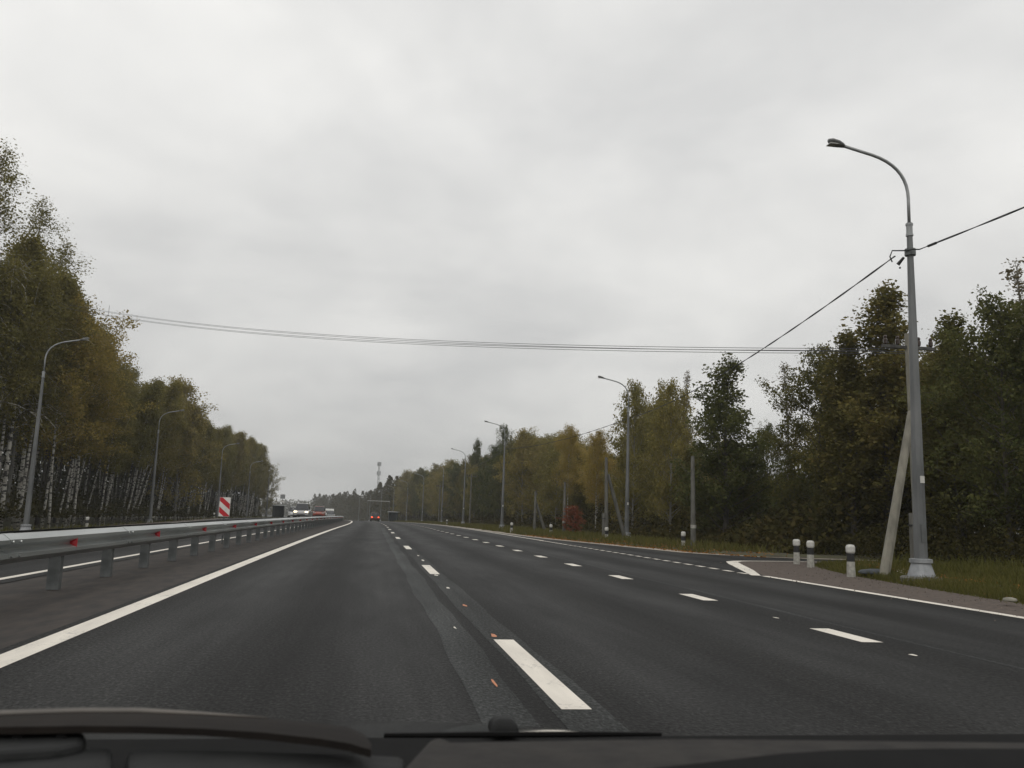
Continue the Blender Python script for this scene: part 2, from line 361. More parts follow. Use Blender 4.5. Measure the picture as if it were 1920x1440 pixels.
ge = MB(); strip('', None, 34, 300, lambda s: exit_edge(s)-.02, lambda s: exit_edge(s)+.85+.14*math.sin(s*.9)+.10*math.sin(s*.37), .006, step=1.0, mb=ge)
gq = [P(34, exit_edge(34)+.4), (12.95, 33.45, 0), (13.75, 32.25, 0), (14.8, 31.5, 0), (16.6, 31.1, 0), (26, 30.9, 0)]
vs_ = []
for i, q_ in enumerate(gq):
    q_ = Vector(q_); t_ = (Vector(gq[min(i+1, 5)])-Vector(gq[max(i-1, 0)])).normalized(); n_ = Vector((-t_.y, t_.x, 0)); vs_ += [q_-n_*.42+Vector((0, 0, .007)), q_+n_*.42+Vector((0, 0, .007))]
ge.add(vs_, [(2*k, 2*k+1, 2*k+3, 2*k+2) for k in range(5)]); tag(ge.build('gravel_edge', PALE), kind='structure')
strip('opposite_shoulder', GRAVEL, -60, 500, -18.2, -16.8, -.006)
mk = MB(); 
def line(o0, s0, s1, wd, step=1.0, mb=mk): strip('', None, s0, s1, (lambda s: (o0(s) if callable(o0) else o0)-wd/2), (lambda s: (o0(s) if callable(o0) else o0)+wd/2), .004, mb=mb, step=step)
line(OFF_A, -60, 600, .22); mk.build('left_edge_line', WHITE)['kind'] = 'structure'
mk = MB()
for k in range(-4, 48):
    s = 6.94+12*k; line(OFF_B, s-1.5, s+1.5, .19, mb=mk)
mk.build('lane_dashes', WHITE)['kind'] = 'structure'
mk = MB()
for k in range(-8, 90):
    s = 9.155+4.381*k
    line(OFF_C, s-.55, s+.55, .24, .55, mb=mk)
mk.build('deceleration_lane_dashes', WHITE)['kind'] = 'structure'
mk = MB()
line(OFF_E, -60, 19.6, .20, mb=mk)
for k in range(28):
    s = 20.2+.95*k; line(OFF_E-.12, s, s+(.55 if s < 40 else .8), .15, .3, mb=mk)
line(OFF_E-.05, 46.5, 600, .2, mb=mk)
def wide_line(mb, pts, wds, dz=.010):
    vs = []; pts = [Vector(p) for p in pts]
    for i, p in enumerate(pts):
        t = (pts[min(i+1, len(pts)-1)]-pts[max(0, i-1)]).normalized(); n = Vector((-t.y, t.x, 0)); vs += [p+n*wds[i]/2+Vector((0, 0, dz)), p-n*wds[i]/2+Vector((0, 0, dz))]
    mb.add(vs, [(2*k+1, 2*k, 2*k+2, 2*k+3) for k in range(len(pts)-1)])
wide_line(mk, [(9.05, 19.5, 0), (9.9, 21.9, 0), (10.9, 24.9, 0), (11.45, 26.4, 0), (11.9, 27.0, 0), (12.4, 27.3, 0), (14.4, 28.0, 0), (19, 28.4, 0)], [.22, .34, .38, .36, .3, .2, .14, .14])
mk.build('right_edge_line', WHITE)['kind'] = 'structure'
mk = MB(); line(-5.25, -60, 600, .15, mb=mk); line(-16.5, -60, 600, .15, mb=mk)
for k in range(-4, 48):
    for o in (-9.1, -12.9): line(o, 2+12*k, 5+12*k, .15, mb=mk)
mk.build('opposite_road_lines', WHITE)['kind'] = 'structure'
mk = MB()
def wob(c, a, ph): return lambda s: c+a*math.sin(s*.8+ph)+a*.6*math.sin(s*2.3+ph*2)
strip('', None, -30, 75, wob(OFF_B-.60, .02, 0), wob(OFF_B-.30, .02, 1), .0025, mb=mk, step=.7)
strip('', None, -30, 75, wob(OFF_B-.16, .012, 2), wob(OFF_B+.17, .015, 3), .0025, mb=mk, step=.7)
strip('', None, -10, 45, wob(OFF_C+.42, .015, 2), wob(OFF_C+.50, .02, 3), .0025, mb=mk, step=.7)
mk.build('milled_strips', ASPH2)['kind'] = 'structure'
def flakes(name, mat, spots):
    b = MB(); r = random.Random(5)
    for px, py, L, W_ in spots:
        q = at(px, py, 0.0); k = 7; vs = [(q.x+W_*math.cos(2*math.pi*i/k)*r.uniform(.5, 1), q.y+L*math.sin(2*math.pi*i/k)*r.uniform(.5, 1), .0055) for i in range(k)]
        b.add(vs, [tuple(range(k))])
    return tag(b.build(name, mat), kind='structure')
flakes('old_orange_marks', ORANGE, [(926, 1193, .16, .035), (872, 1136, .18, .035), (927, 1282, .16, .015)])
flakes('old_white_marks', WHITE, [(840, 1103, .2, .035), (818, 1079, .2, .05), (793, 1051, .35, .045), (784, 1042, .4, .04), (1455, 1159, .10, .035), (1712, 1229, .07, .05), (853, 1178, .10, .018)])

# grass, fallen leaves
def blades(name, n, region, hmin, hmax, wd, seed, mat=GRASS):
    rng = np.random.default_rng(seed); c = []
    while len(c) < n:
        s, o = region(rng)
        if o is None: continue
        q = P(s, o, relief(s, o)); c.append(q)
    c = np.array([tuple(q) for q in c]); n = len(c)
    h = rng.uniform(hmin, hmax, n)[:, None]; a = rng.uniform(0, 2*np.pi, n); d = np.stack([np.cos(a), np.sin(a), 0*a], 1)*wd
    lean = np.concatenate([rng.normal(0, .35, (n, 2)), np.ones((n, 1))], 1)*h
    co = np.stack([c-d/2, c+d/2, c+d*.15+lean, c-d*.15+lean], 1)
    return tag(link(name, quads_mesh(name, co, mat)), kind='stuff')
def edge_in(s): return float(np.interp(s, [8, 13, 15.2, 17.6, 20.9, 23.2, 26], [11.0, 10.95, 11.2, 11.55, 12.1, 12.8, 13.9]))
def reg_near(rng):
    s = rng.uniform(7, 26.5); o = edge_in(s)+abs(rng.normal(0, .5)) if rng.random() < .25 else edge_in(s)+rng.uniform(0, 8)
    return (s, o) if o < 21 else (s, None)
blades('grass', 42000, reg_near, .05, .20, .022, 1)
def reg_mid(rng):
    s = rng.uniform(33, 240); e0 = exit_edge(s)+.95; o = e0+abs(rng.normal(0, 4)); return (s, o) if s > 34 and o < 20 else (s, None)
blades('verge_grass', 42000, reg_mid, .08, .38, .05, 2)
def reg_left(rng): return rng.uniform(20, 330), -18-abs(rng.normal(0, 3))
blades('far_verge_grass', 20000, reg_left, .12, .5, .07, 3)
def reg_weeds(rng):
    s = rng.uniform(8, 26); o = edge_in(s)+rng.uniform(1.5, 8.5); return (s, o) if (math.sin(s*1.7)+math.sin(o*2.3+s)) > .5 and o < 21 else (s, None)
blades('weeds', 3500, reg_weeds, .18, .48, .03, 8)
def reg_fringe(rng):
    s = rng.uniform(8, 26); return s, edge_in(s)-abs(rng.normal(0, .16))+.05
blades('fringe_grass', 2600, reg_fringe, .03, .12, .02, 9)
def grit(name, n, seed):
    rng = np.random.default_rng(seed); c = []
    for _ in range(n):
        s = rng.uniform(6, 27); e0 = edge_in(s); o = OFF_E+.15+(e0-OFF_E)*rng.random()**.6 if rng.random() < .9 else OFF_E-abs(rng.normal(0, .3)); q = P(s, o, .016); c.append(tuple(q))
    return tag(link(name, quads_mesh(name, leaf_quads(np.array(c), .026, rng, .7), GRIT)), kind='stuff')
grit('loose_gravel', 1500, 6)
def fl(name, n, seed):
    rng = np.random.default_rng(seed); c = []
    for _ in range(n):
        s = rng.uniform(28.5, 60) if rng.random() < .75 else rng.uniform(10, 26); e0 = (exit_edge(s) if s > 30 else edge_in(s)-.3)
        if s > 28 and s < 31: continue
        o = e0+.45+abs(rng.normal(0, .8)); q = P(s, o, max(0, relief(s, o))+.03+.05*(o > e0+1.2)); c.append(tuple(q))
    return tag(link(name, quads_mesh(name, leaf_quads(np.array(c), .09, rng, .8), FALLEN)), kind='stuff')
fl('fallen_leaves', 2600, 4)

# ------------------------------------------------------------------ guardrail
def wbeam(mb, s0, s1, off, ztop, side, h=.33, d=.105, step=1.0):
    prof = [(0, 0), (.03, -.004), (d, -.062), (d, -.105), (.02, -.148), (.02, -.18), (d, -.215), (d, -.262), (.03, -.325), (0, -h)]
    ss = stations(s0, s1, step); rings = []
    for s in ss:
        rings.append([P(s, off+side*x, ztop+z) for x, z in prof]+[P(s, off+side*(x-.012), ztop+z) for x, z in reversed(prof)])
    mb.loft(rings)
RO = -4.05
q = P(12, RO)
rail = thing('guardrail', (0, 0, 0), 0, 'galvanised double-sided guardrail with red reflectors along the median', 'guardrail')
b = MB(); wbeam(b, -8, 330, RO+.13, .775, 1); 
for k in range(60):   # overlapping lengths and their bolts
    s = 10.4+4.7*k-9.4; wbeam(b, s, s+.34, RO+.133, .778, 1, h=.336)
    if s < 70:
        for ds in (.06, .28):
            for dz in (-.085, -.24): q = P(s+ds, RO+.13+.112, .775+dz); b.tube([q, q+Vector((.016, 0, 0))], .017, 6)
rb_ = b.build('beam', GALV, rail, smooth=False)
b = MB(); wbeam(b, -8, 330, RO-.17, .778, -1); bb = b.build('beam', STEELD, rail); bb['label'] = 'dark rear beam of the guardrail'
psp = [12.65+2.35*k for k in range(-3, 92)]
for k, s in enumerate(psp):
    b = MB(); z = P(s, RO).z; rz = heading(s)
    b.box((0, -.06, .36), (.15, .006, .72)); b.box((-.072, 0, .36), (.006, .114, .72)); b.box((.072, 0, .36), (.006, .114, .72)); b.box((-.055, .057, .36), (.03, .005, .72)); b.box((.055, .057, .36), (.03, .005, .72))
    if k == 0: pme = b.mesh('post', GALVD)
    o = link('post', pme, rail); o.location = P(s, RO); o.rotation_euler = (0, 0, rz)
    if k == 0: bme = MB().box((0, 0, 0), (.14, .09, .2)).mesh('spacer_block', GALVD)
    if k % 2 == 1 and s < 130:
        rm = MB().box((.035, 0, 0), (.10, .025, .15)).add([(-.015, -.014, -.06), (.085, -.014, -.06), (.035, -.03, 0), (-.015, -.014, .06), (.085, -.014, .06)], [(0, 1, 2), (1, 4, 2), (4, 3, 2), (3, 0, 2)]) if k == 1 else None
        if rm: rme = rm.mesh('reflector', REDREF)
        r_ = link('reflector', rme, rail); r_.location = P(s, RO+.13+.02, .775-.165); r_.rotation_euler = (0, 0, rz)

# striped hazard plate behind the rail
def plate():
    s = s_at(423, -4.62, 1.1); q = P(s, -4.62)
    t = thing('hazard_sign', q, heading(s), 'red and white diagonally striped hazard plate behind the guardrail', 'sign')
    W_, H_ = .335, .61; zc_ = 1.165
    MB().tube([(0, .03, 0), (0, .03, zc_+.2)], .025, 8).build('post', GALVD, t)
    MB().box((0, 0, zc_), (W_, .012, H_)).build('plate', SIGNW, t)
    # diagonal red bands clipped to the plate
    b = MB()
    def clip(poly):
        for ax, lim, sg in ((0, W_/2-.008, 1), (0, -W_/2+.008, -1), (1, H_/2-.008, 1), (1, -H_/2+.008, -1)):
            out_ = []
            for i in range(len(poly)):
                a, c = poly[i-1], poly[i]; da, dc = sg*(lim-a[ax]), sg*(lim-c[ax])
                if (da >= 0) != (dc >= 0):
                    u = da/(da-dc); out_.append((a[0]+(c[0]-a[0])*u, a[1]+(c[1]-a[1])*u))
                if dc >= 0: out_.append(c)
            poly = out_
            if not poly: return []
        return poly
    for c0 in (.30, -.06):  # bands falling to the right
        pl = clip([(-.5, c0+.36), (.5, c0-.50), (.5, c0-.68), (-.5, c0+.18)])
        if pl: b.add([(x, -.009, zc_+z) for x, z in pl], [tuple(range(len(pl)))])
    b.build('stripe', SIGNR, t)
plate()

# ------------------------------------------------------------------ lamps
def bezier(p0, p1, p2, n=8): return [(Vector(p0)*(1-u)**2+Vector(p1)*2*u*(1-u)+Vector(p2)*u*u) for u in [k/n for k in range(n+1)]]
def lamp_proto():
    t = thing('street_lamp', (0, 0, 0), 0, 'x', 'street lamp', 'street lamps along the road')
    MB().lathe([(.46, -.15), (.46, .05), (.40, .09)], 20).build('foundation', CONCD, t)
    MB().lathe([(.30, .09), (.29, .13), (.22, .34), (.21, .38), (.25, .39), (.25, .47), (.20, .48)], 16).build('flange', FLANGE, t)
    MB().tube_z([(.48, .148), (3, .124), (6, .092), (8.35, .062)], 8, (0, 0, 0)).build('pole', POLEM, t)
    MB().box((0, -.143, 1.05), (.12, .02, .42)).build('hatch', HATCH, t)
    sk = MB(); sk.box((.02, -.128, 2.25), (.10, .02, .16)); sk.build('number_plate', CAPW, t)
    MB().lathe([(.085, 8.02), (.085, 8.07), (.072, 8.07), (.072, 8.28), (.085, 8.28), (.085, 8.33)], 10).build('collar', ARMM, t)
    pts = [(0, 0, 8.3), (0, 0, 8.9)]+[tuple(v) for v in bezier((0, 0, 8.95), (0, 0, 9.75), (-.9, 0, 9.96), 9)]+[(-1.66, 0, 10.12)]
    MB().tube(pts, .038, 8).build('arm', ARMM, t, smooth=True)
    hb = MB(); rings = []
    for u, wd, th in ((0, .05, .04), (.08, .10, .05), (.22, .135, .07), (.42, .13, .062), (.52, .05, .035)):
        c = Vector((-1.62-u*.78, 0, 10.115+u*.20)); rings.append([c+Vector((0, wd*math.cos(a), th*math.sin(a))) for a in [2*math.pi*k/12 for k in range(12)]])
    hb.loft(rings); hd = hb.build('lamp_head', HEADM, t, smooth=True)
    MB().box((0, 0, 0), (.30, .2, .02)).build('lamp_lens', GLASSM, hd).location = (-1.88, 0, 10.12)
    return t
lp = lamp_proto(); first = True
lamps = []
spots = []
RL = [(12.46, 18.35, .06), (16.32, 53.6, .02), (13.05, 82.95, .05), (13.4, 118.8, .1)]
for x, y, dz in RL: spots.append((Vector((x, y, float(np.interp(y, _S, _Z))+dz)), 0, heading(y)))
for s in (152, 187, 222, 257, 292, 327, 362): q = P(s, 12.6, .05); spots.append((q, 0, heading(s)))
for x, y in [(-16.75, 48.6), (-18.2, 81.8), (-18.3, 118.7), (-19.3, 156.4)]: spots.append((Vector((x, y, float(np.interp(y, _S, _Z))-.5)), 1, heading(y)))
spots.append((P(196, -19.6, -.15), 1, heading(196)))
LL = ['tall grey street lamp beside the leaning concrete strut, right verge', 'street lamp on the far side of the exit lane in front of the birch clump',
      'grey street lamp right of the last white dashes, before the wood', 'street lamp behind the row of marker posts, fourth on the right verge']
for i, (q, left, rz) in enumerate(spots):
    o = lp if i == 0 else copy_tree(lp)
    o.location = q; o.rotation_euler = (0, 0, rz+(math.pi if left else 0))
    if i < 4: o['label'] = LL[i]
    elif not left: o['label'] = 'distant street lamp in front of the right-hand wood as the road curves away'; o['group'] = 'distant street lamps on the right'
    else:
        o['label'] = ['street lamp in front of the tall birches, nearest beyond the guardrail', 'second street lamp beyond the guardrail, rising between white birch trunks',
                      'street lamp close behind the striped hazard plate', 'street lamp near the far end of the birch wood', 'last small street lamp where the birch wood ends'][i-11]
        o['group'] = 'street lamps beyond the guardrail'
    lamps.append(o)

# ------------------------------------------------------------------ cables
def catenary(a, c, sag, n=24):
    a, c = Vector(a), Vector(c); return [a.lerp(c, u)-Vector((0, 0, 4*sag*u*(1-u))) for u in [k/n for k in range(n+1)]]
def cable(name, pts, r, mat, label, group=None):
    o = MB().tube(pts, r, 5).build(name, mat); return tag(o, label, 'cable', group)
def lamp_pt(i, z=7.62): q = spots[i][0]; return Vector((q.x, q.y, q.z+z))
def twisted(pts, r, label):
    # two strands wound round each other
    b = MB(); fine = []
    for i in range(len(pts)-1):
        for k in range(6): fine.append(Vector(pts[i]).lerp(Vector(pts[i+1]), k/6))
    fine.append(Vector(pts[-1]))
    for ph in (0, math.pi):
        b.tube([p+Vector((math.cos(i*.42+ph), 0, math.sin(i*.42+ph)))*r for i, p in enumerate(fine)], r, 5)
    return tag(b.build('lamp_cable', WIRE), label, 'cable', 'cables strung from lamp to lamp')
a0 = lamp_pt(0)+Vector((-.2, .3, -.02))
twisted(catenary(a0, lamp_pt(1), .55), .012, 'black twisted cable running from the nearest lamp down to the next')
twisted(catenary(lamp_pt(1), lamp_pt(2), .4), .012, 'black cable between the exit-lane lamp and the lamp after it')
twisted(catenary(lamp_pt(2), lamp_pt(3), .4), .012, 'black cable between the third and fourth right-hand lamps')
twisted(catenary(lamp_pt(0)+Vector((.06, -.25, .0)), Vector((12.1, -15, 8.0)), .55), .011, 'black twisted cable from the nearest lamp out of the right edge')
cl = thing('cable_clamp', lamp_pt(0), 0, 'black cable clamp and loop on the nearest lamp pole', 'clamp')
MB().tube([(0, 0, -.08), (0, 0, .08)], .125, 10).build('band', GALVD, cl)
MB().tube([(.06, -.26, 0), (-.06, -.19, .015), (-.16, 0, .03), (-.36, .16, .06), (-.40, .2, -.08), (-.33, .22, -.2)], .016, 6).build('loop', WIRE, cl)
MB().tube([(-.10, .1, -.10), (-.2, .2, -.26)], [.03, .045], 8).build('tension_clamp', WIRE, cl)
MB().tube([(.058, -.60, -.022), (.055, -.88, -.036)], .032, 8).build('tension_clamp', WIRE, cl)
MB().box((-.16, .18, -.34), (.03, .03, .04)).build('connector', WIRE, cl)

# ------------------------------------------------------------------ concrete power poles
def cpole(b, p0, p1, r0, r1, n=8): b.tube([p0, Vector(p0).lerp(Vector(p1), .5), p1], [r0, (r0+r1)/2, r1], n)
def power_pole(px, py, lean, label, h=9.0, strut=None, stub=False, band=False, arm=True, base=None, mat=CONC, group='concrete power poles along the right verge'):
    q = base or at(px, py, 0.0); q.z = float(np.interp(q.y, _S, _Z)); t = thing('power_pole', q, 0, label, 'power pole', group)
    b = MB(); cpole(b, (0, 0, -.1), (lean, 0, h), .13, .085); b.build('pole', mat, t)
    if arm:
        MB().box((lean, 0, h-.37), (1.5, .08, .08)).build('crossarm', STEELD, t)
        for x in (-.65, -.3, .3, .65): MB().lathe([(.02, -.33), (.055, -.30), (.06, -.2), (.04, -.17), (.05, -.12), (.025, -.08)], 8, (lean+x, 0, h)).build('insulator', INSUL, t)
    if strut: b = MB(); cpole(b, strut[0], strut[1], .13, .095); s_ = b.build('strut', mat, t); s_['label'] = 'pale concrete strut leaning against the pole'
    if stub:
        b = MB(); b.tube([(-.18, -.05, 0), (-.2, -.05, 1.6)], [.11, .10], 8); sb = b.build('stub_post', CONCD, t)
        MB().tube([(-.2, -.05, 1.27), (-.2, -.05, 1.31)], .125, 8).build('wire_band', BLACKP, sb)
    if band: MB().tube([(0, 0, .95), (0, 0, 1.1)], .137, 8).build('marker_band', WHITEP, t)
    return t, q
# the pole just behind the nearest lamp, its strut foot and top read off the photo
foot = at(1657, 1072, 0.05)
base0 = at(1722, 1066, 0.0); ratio = 20.6/base0.y; base0 = Vector((base0.x*ratio, 20.6, 0))
def at_y(px, py, y):
    d = CF + CR*(px-960)/FPX - CU*(py-720)/FPX; return Vector(CAM + d*(y/d[1]))
ct = at_y(1703, 655, 20.6); sf = at_y(1657, 1075, 19.9); st_ = at_y(1709, 772, 20.35)
base0 = Vector((at_y(1726, 1060, 20.6).x, 20.6, 0))
pp0, _ = power_pole(0, 0, ct.x-base0.x, 'concrete power pole with crossarm hidden close behind the nearest lamp', h=ct.z+.42, base=base0,
    strut=((sf.x-base0.x, sf.y-base0.y, 0.0), (st_.x-base0.x, st_.y-base0.y, st_.z)), stub=True)
power_pole(1300, 1030, -.05, 'plain concrete power pole with a white band left of the dark poplar', h=4.2, band=True, arm=False, mat=CONCD)
q2 = at(1137, 1013, 0)
power_pole(1137, 1013, -.1, 'concrete power pole with a rear strut left of the exit-lane lamp', h=4.9, strut=((1.3, .4, 0), (.05, .1, 3.9)), stub=True, arm=False, mat=CONCD)
power_pole(1057, 1003, 0, 'pale concrete pole standing beside the red bush', h=3.9, band=True, arm=False, mat=CONCD)
power_pole(1002, 998, 0, 'concrete pole with a leaning strut among the birches, left of the red bush', h=3.4, strut=((1.0, .3, 0), (.05, .1, 2.6)), arm=False, mat=CONCD)
for px, py, o_ in ((880, 0, 14.5), (822, 0, 14.5)):
    s = s_at(px, o_); power_pole(0, 0, 0, 'distant concrete power pole at the wood edge, %s' % ('behind the fourth right-hand lamp' if px == 880 else 'past the fourth right-hand lamp'), h=7.6, base=P(s, o_), mat=CONCD)
# the four wires that cross the road
lw = Vector(tuple(at_y(60, 556, 70)))
for k, (dx, dz) in enumerate(((-.65, -.08), (-.3, -.08), (.3, -.08), (.65, -.08))):
    end = Vector((ct.x+dx, base0.y, ct.z-.02+(-.05, .02, -.07, 0)[k])); sta = lw+Vector((dx*.2, dx*.3, (-.30, .0, -.36, -.06)[k]))
    cable('overhead_wire', catenary(sta, end, 1.0, 30), .0085, WIREG, 'one of the four thin overhead wires crossing above the road', 'overhead wires across the road')
tq = lw.lerp(Vector((ct.x, base0.y, ct.z+.3)), .22)
tag(MB().tube([tq-Vector((0, 0, .35)), tq-Vector((0, 0, .75)), tq-Vector((.03, 0, 1.1))], .012, 5).build('hanging_wire', WIREG), 'short loose wire end hanging below the overhead wires', 'wire')
q = lw.copy(); q.z = -.2
power_pole(0, 0, 0, 'wooden-grey power pole hidden in the left-hand birches', h=lw.z+.6, base=Vector((lw.x, lw.y, 0)), mat=CONCD, group='power poles beyond the guardrail')

# ------------------------------------------------------------------ marker posts
def marker_proto():
    t = thing('marker_post', (0, 0, 0), 0, 'x', 'marker post', 'white marker posts with black bands on the right verge')
    MB().lathe([(.115, -.05), (.115, .10), (.105, .37)], 10).build('body', WHITEP, t)
    MB().lathe([(.106, .37), (.098, .58)], 10).build('black_band', BLACKP, t)
    MB().lathe([(.100, .58), (.122, .62), (.124, .74), (.095, .79), (.04, .80)], 8).build('cap', CAPW, t)
    return t
mp_ = marker_proto()
ML = [(1596, 1082, 'largest white marker post with black band, at the gravel edge left of the leaning strut'), (1520, 1064, 'right one of the close pair of marker posts at the exit corner'),
      (1494, 1058, 'left one of the close pair of marker posts at the exit corner'), (1281, 1029, 'small marker post at the foot of the banded concrete pole'),
      (1137, 1014, 'marker post in front of the strutted concrete pole'), (1033, 1003, 'marker post on the grass left of the red bush'),
      (959, 998, 'marker post on the grass just right of the third street lamp'), (838, 987, 'tiny marker post left of the fourth street lamp')]
for i, (px, py, lab) in enumerate(ML):
    o = mp_ if i == 0 else copy_tree(mp_); o.scale = (.9, .9, .94); q = at(px, py, 0.0)
    if i == 7: q = P(s_at(838, 10.6), 10.6)
    if i in (5, 6): q.z -= .03
    q.z += .02; o.location = q; o['label'] = lab; o.rotation_euler = (0, R_(random.uniform(-1.5, 1.5)), random.uniform(0, 3))
for px, lab in ((163, 'white-capped marker post beyond the guardrail, between the two nearest left lamps'), (401, 'tiny white-capped marker post beyond the guardrail at the third left lamp')):
    o = copy_tree(mp_); o.location = P(s_at(px, -18.3), -18.3, relief(60, -18.3)+.12); o['label'] = lab; o['group'] = 'marker posts beyond the guardrail'

# ------------------------------------------------------------------ stones on the verge
def stone(px, py, size, label, mat, seed):
    q = at(px, py, 0.08); r = random.Random(seed); b = MB(); rings = []
    for z, k in ((0, 1), (.35, 1.05), (.75, .8), (1, .35)):
        rings.append([(size[0]*k*math.cos(2*math.pi*i/9)*r.uniform(.8, 1.1), size[1]*k*math.sin(2*math.pi*i/9)*r.uniform(.8, 1.1), size[2]*z) for i in range(9)])
    b.loft(rings); o = b.build('stone', mat, smooth=True); o.location = q; return tag(o, label, 'stone')
stone(1893, 1127, (.13, .09, .06), 'pale flat stone in the grass at the right edge', CONC, 1)
stone(1640, 1076, (.42, .22, .12), 'dark grey stone heap at the foot of the leaning strut', M('slate', (.09, .10, .11), (.05, .055, .06), 6, .9), 2)
flat_poly('concrete_slab', PALE, [at(1690, 1068, .1)+Vector((0, 0, 0)), at(1765, 1078, .1), at(1748, 1084, .1), at(1700, 1081, .1), at(1678, 1073, .1)], .035)

# ------------------------------------------------------------------ vehicles
GLASS = M('car_glass', (.02, .022, .025), (.015, .016, .018), 3, .08, spec=.6)
TYRE = M('tyre', (.02, .02, .02), (.015, .015, .015), 8, .8)
TRIM = M('dark_trim', (.03, .03, .03), (.02, .02, .02), 8, .5)
HEADL = M('lit_headlight', (.9, .88, .8), (.9, .88, .8), 3, .2, emit=((1, .86, .55), 3.2))
TAILL = M('lit_taillight', (.7, .05, .02), (.6, .03, .02), 3, .2, emit=((1, .10, .03), 3.0))
TAILD = M('taillight', (.30, .015, .012), (.25, .01, .01), 3, .2)
def rr(hw, z0, z1, y, r=.08):
    pts = [(-hw, z0+r), (-hw+r*.4, z0), (hw-r*.4, z0), (hw, z0+r), (hw, z1-r), (hw-r, z1), (-hw+r, z1), (-hw, z1-r)]
    return [(x, y, z) for x, z in pts]
def vehicle(name, label, cat, q, rz, colr, form='car', head=False, tail=False, scale=1.0, group='oncoming traffic beyond the guardrail'):
    """front of the vehicle is +y"""
    t = thing(name, q, rz, label, cat, group); paintm = M(name+'_paint', colr, tuple(c*.92 for c in colr), 2, .3, coat=.6)
    if form == 'truck':
        b = MB(); b.loft([rr(1.15, .55, 2.1, 2.2), rr(1.22, .5, 2.9, 2.35), rr(1.22, .5, 2.95, 3.6), rr(1.2, .5, 1.75, 3.95), rr(1.12, .55, 1.6, 4.05)]); b.build('cab', paintm, t)
        MB().box((0, 3.86, 2.25), (2.1, .10, .85)).build('windscreen', GLASS, t)
        b = MB(); b.loft([rr(1.2, 1.15, 2.6, -3.6), rr(1.25, 1.05, 2.75, -3.2), rr(1.25, 1.05, 2.75, 1.9), rr(1.25, 1.05, 3.1, 2.05)]); b.build('tipper_body', paintm, t)
        MB().box((0, .3, .8), (.9, 7.0, .3)).build('chassis', TRIM, t)
        wy, wr, wx, L, hl = (3.1, -1.6, -2.9), .5, 1.08, 4.06, .85
    elif form == 'van':
        b = MB(); b.loft([rr(.92, .35, 2.15, -2.4), rr(.98, .3, 2.3, -2.3), rr(.98, .3, 2.3, .9), rr(.97, .3, 2.1, 1.3), rr(.96, .3, 1.25, 2.05), rr(.9, .35, 1.0, 2.6)]); b.build('body', paintm, t)
        b = MB(); b.add([(-.85, 1.34, 2.04), (.85, 1.34, 2.04), (.88, 2.05, 1.30), (-.88, 2.05, 1.30)], [(3, 2, 1, 0)]); b.build('windscreen', GLASS, t)
        for sx in (-1, 1): MB().box((sx*.975, .9, 1.6), (.03, .9, .55)).build('side_window', GLASS, t)
        wy, wr, wx, L, hl = (1.75, -1.5), .34, .84, 2.6, .75
    else:
        hgt = 1.72 if form == 'suv' else 1.46; bl = .98 if form == 'suv' else .9
        b = MB(); b.loft([rr(.78, .4, bl-.15, -2.2), rr(.87, .28, bl, -2.0), rr(.9, .25, bl+.02, -.9), rr(.9, .25, bl, .9), rr(.88, .27, bl-.12, 1.9), rr(.76, .38, bl-.3, 2.2)]); b.build('body', paintm, t, bevel=.03)
        b = MB(); b.loft([rr(.76, bl-.05, bl+.12, -2.0 if form != 'car' else -1.75, .03), rr(.68, bl-.05, hgt-.04, -1.5 if form != 'car' else -1.05, .06), rr(.66, bl-.05, hgt-.02, .15, .06), rr(.76, bl-.05, bl+.05, 1.0, .03)]); b.build('windows', GLASS, t)
        b = MB(); b.loft([rr(.66, hgt-.06, hgt, -1.5 if form != 'car' else -1.05, .03), rr(.68, hgt-.05, hgt+.03, -.5, .03), rr(.64, hgt-.06, hgt, .18, .03)]); b.build('roof', paintm, t)
        for sx in (-1, 1): MB().box((sx*.98, .72, bl+.08), (.16, .1, .12)).build('mirror', paintm, t)
        wy, wr, wx, L, hl = (1.38, -1.38), .33, .80, 2.2, bl-.22
    for y in wy:
        for sx in (-1, 1):
            o = MB().tube([(sx*wx-.11, y, wr), (sx*wx+.11, y, wr)], wr, 14).build('wheel', TYRE, t)
            MB().tube([(sx*wx+sx*.10, y, wr), (sx*wx+sx*.118, y, wr)], wr*.62, 10).build('rim', ARMM, o)
    for sx in (-1, 1):
        MB().box((sx*.62, L-.10, hl), (.34, .14, .16)).build('headlight', HEADL if head else GLASSM, t)
        yb = -3.66 if form == 'truck' else (-2.42 if form == 'van' else -2.14)
        MB().box((sx*.66, yb, hl+.08 if form != 'truck' else .95), (.26, .14, .2)).build('taillight', TAILL if tail else TAILD, t)
    MB().box((0, L-.03, .42 if form != 'truck' else .65), (.9, .06, .16)).build('grille', TRIM, t)
    MB().box((0, yb-.02, .6), (.52, .04, .12)).build('number_plate', WHITEP, t)
    t.scale = (scale,)*3; return t
def on_road(px, off): s = s_at(px, off, lo=30, hi=420); return P(s, off), heading(s)
def rd(s, off): return P(s, off), heading(s)
q, h_ = rd(186, 2.7); vehicle('dark_car', 'dark red car braking ahead with lit red tail lights', 'car', q, h_, (.10, .02, .018), 'suv', tail=True, group='cars ahead')
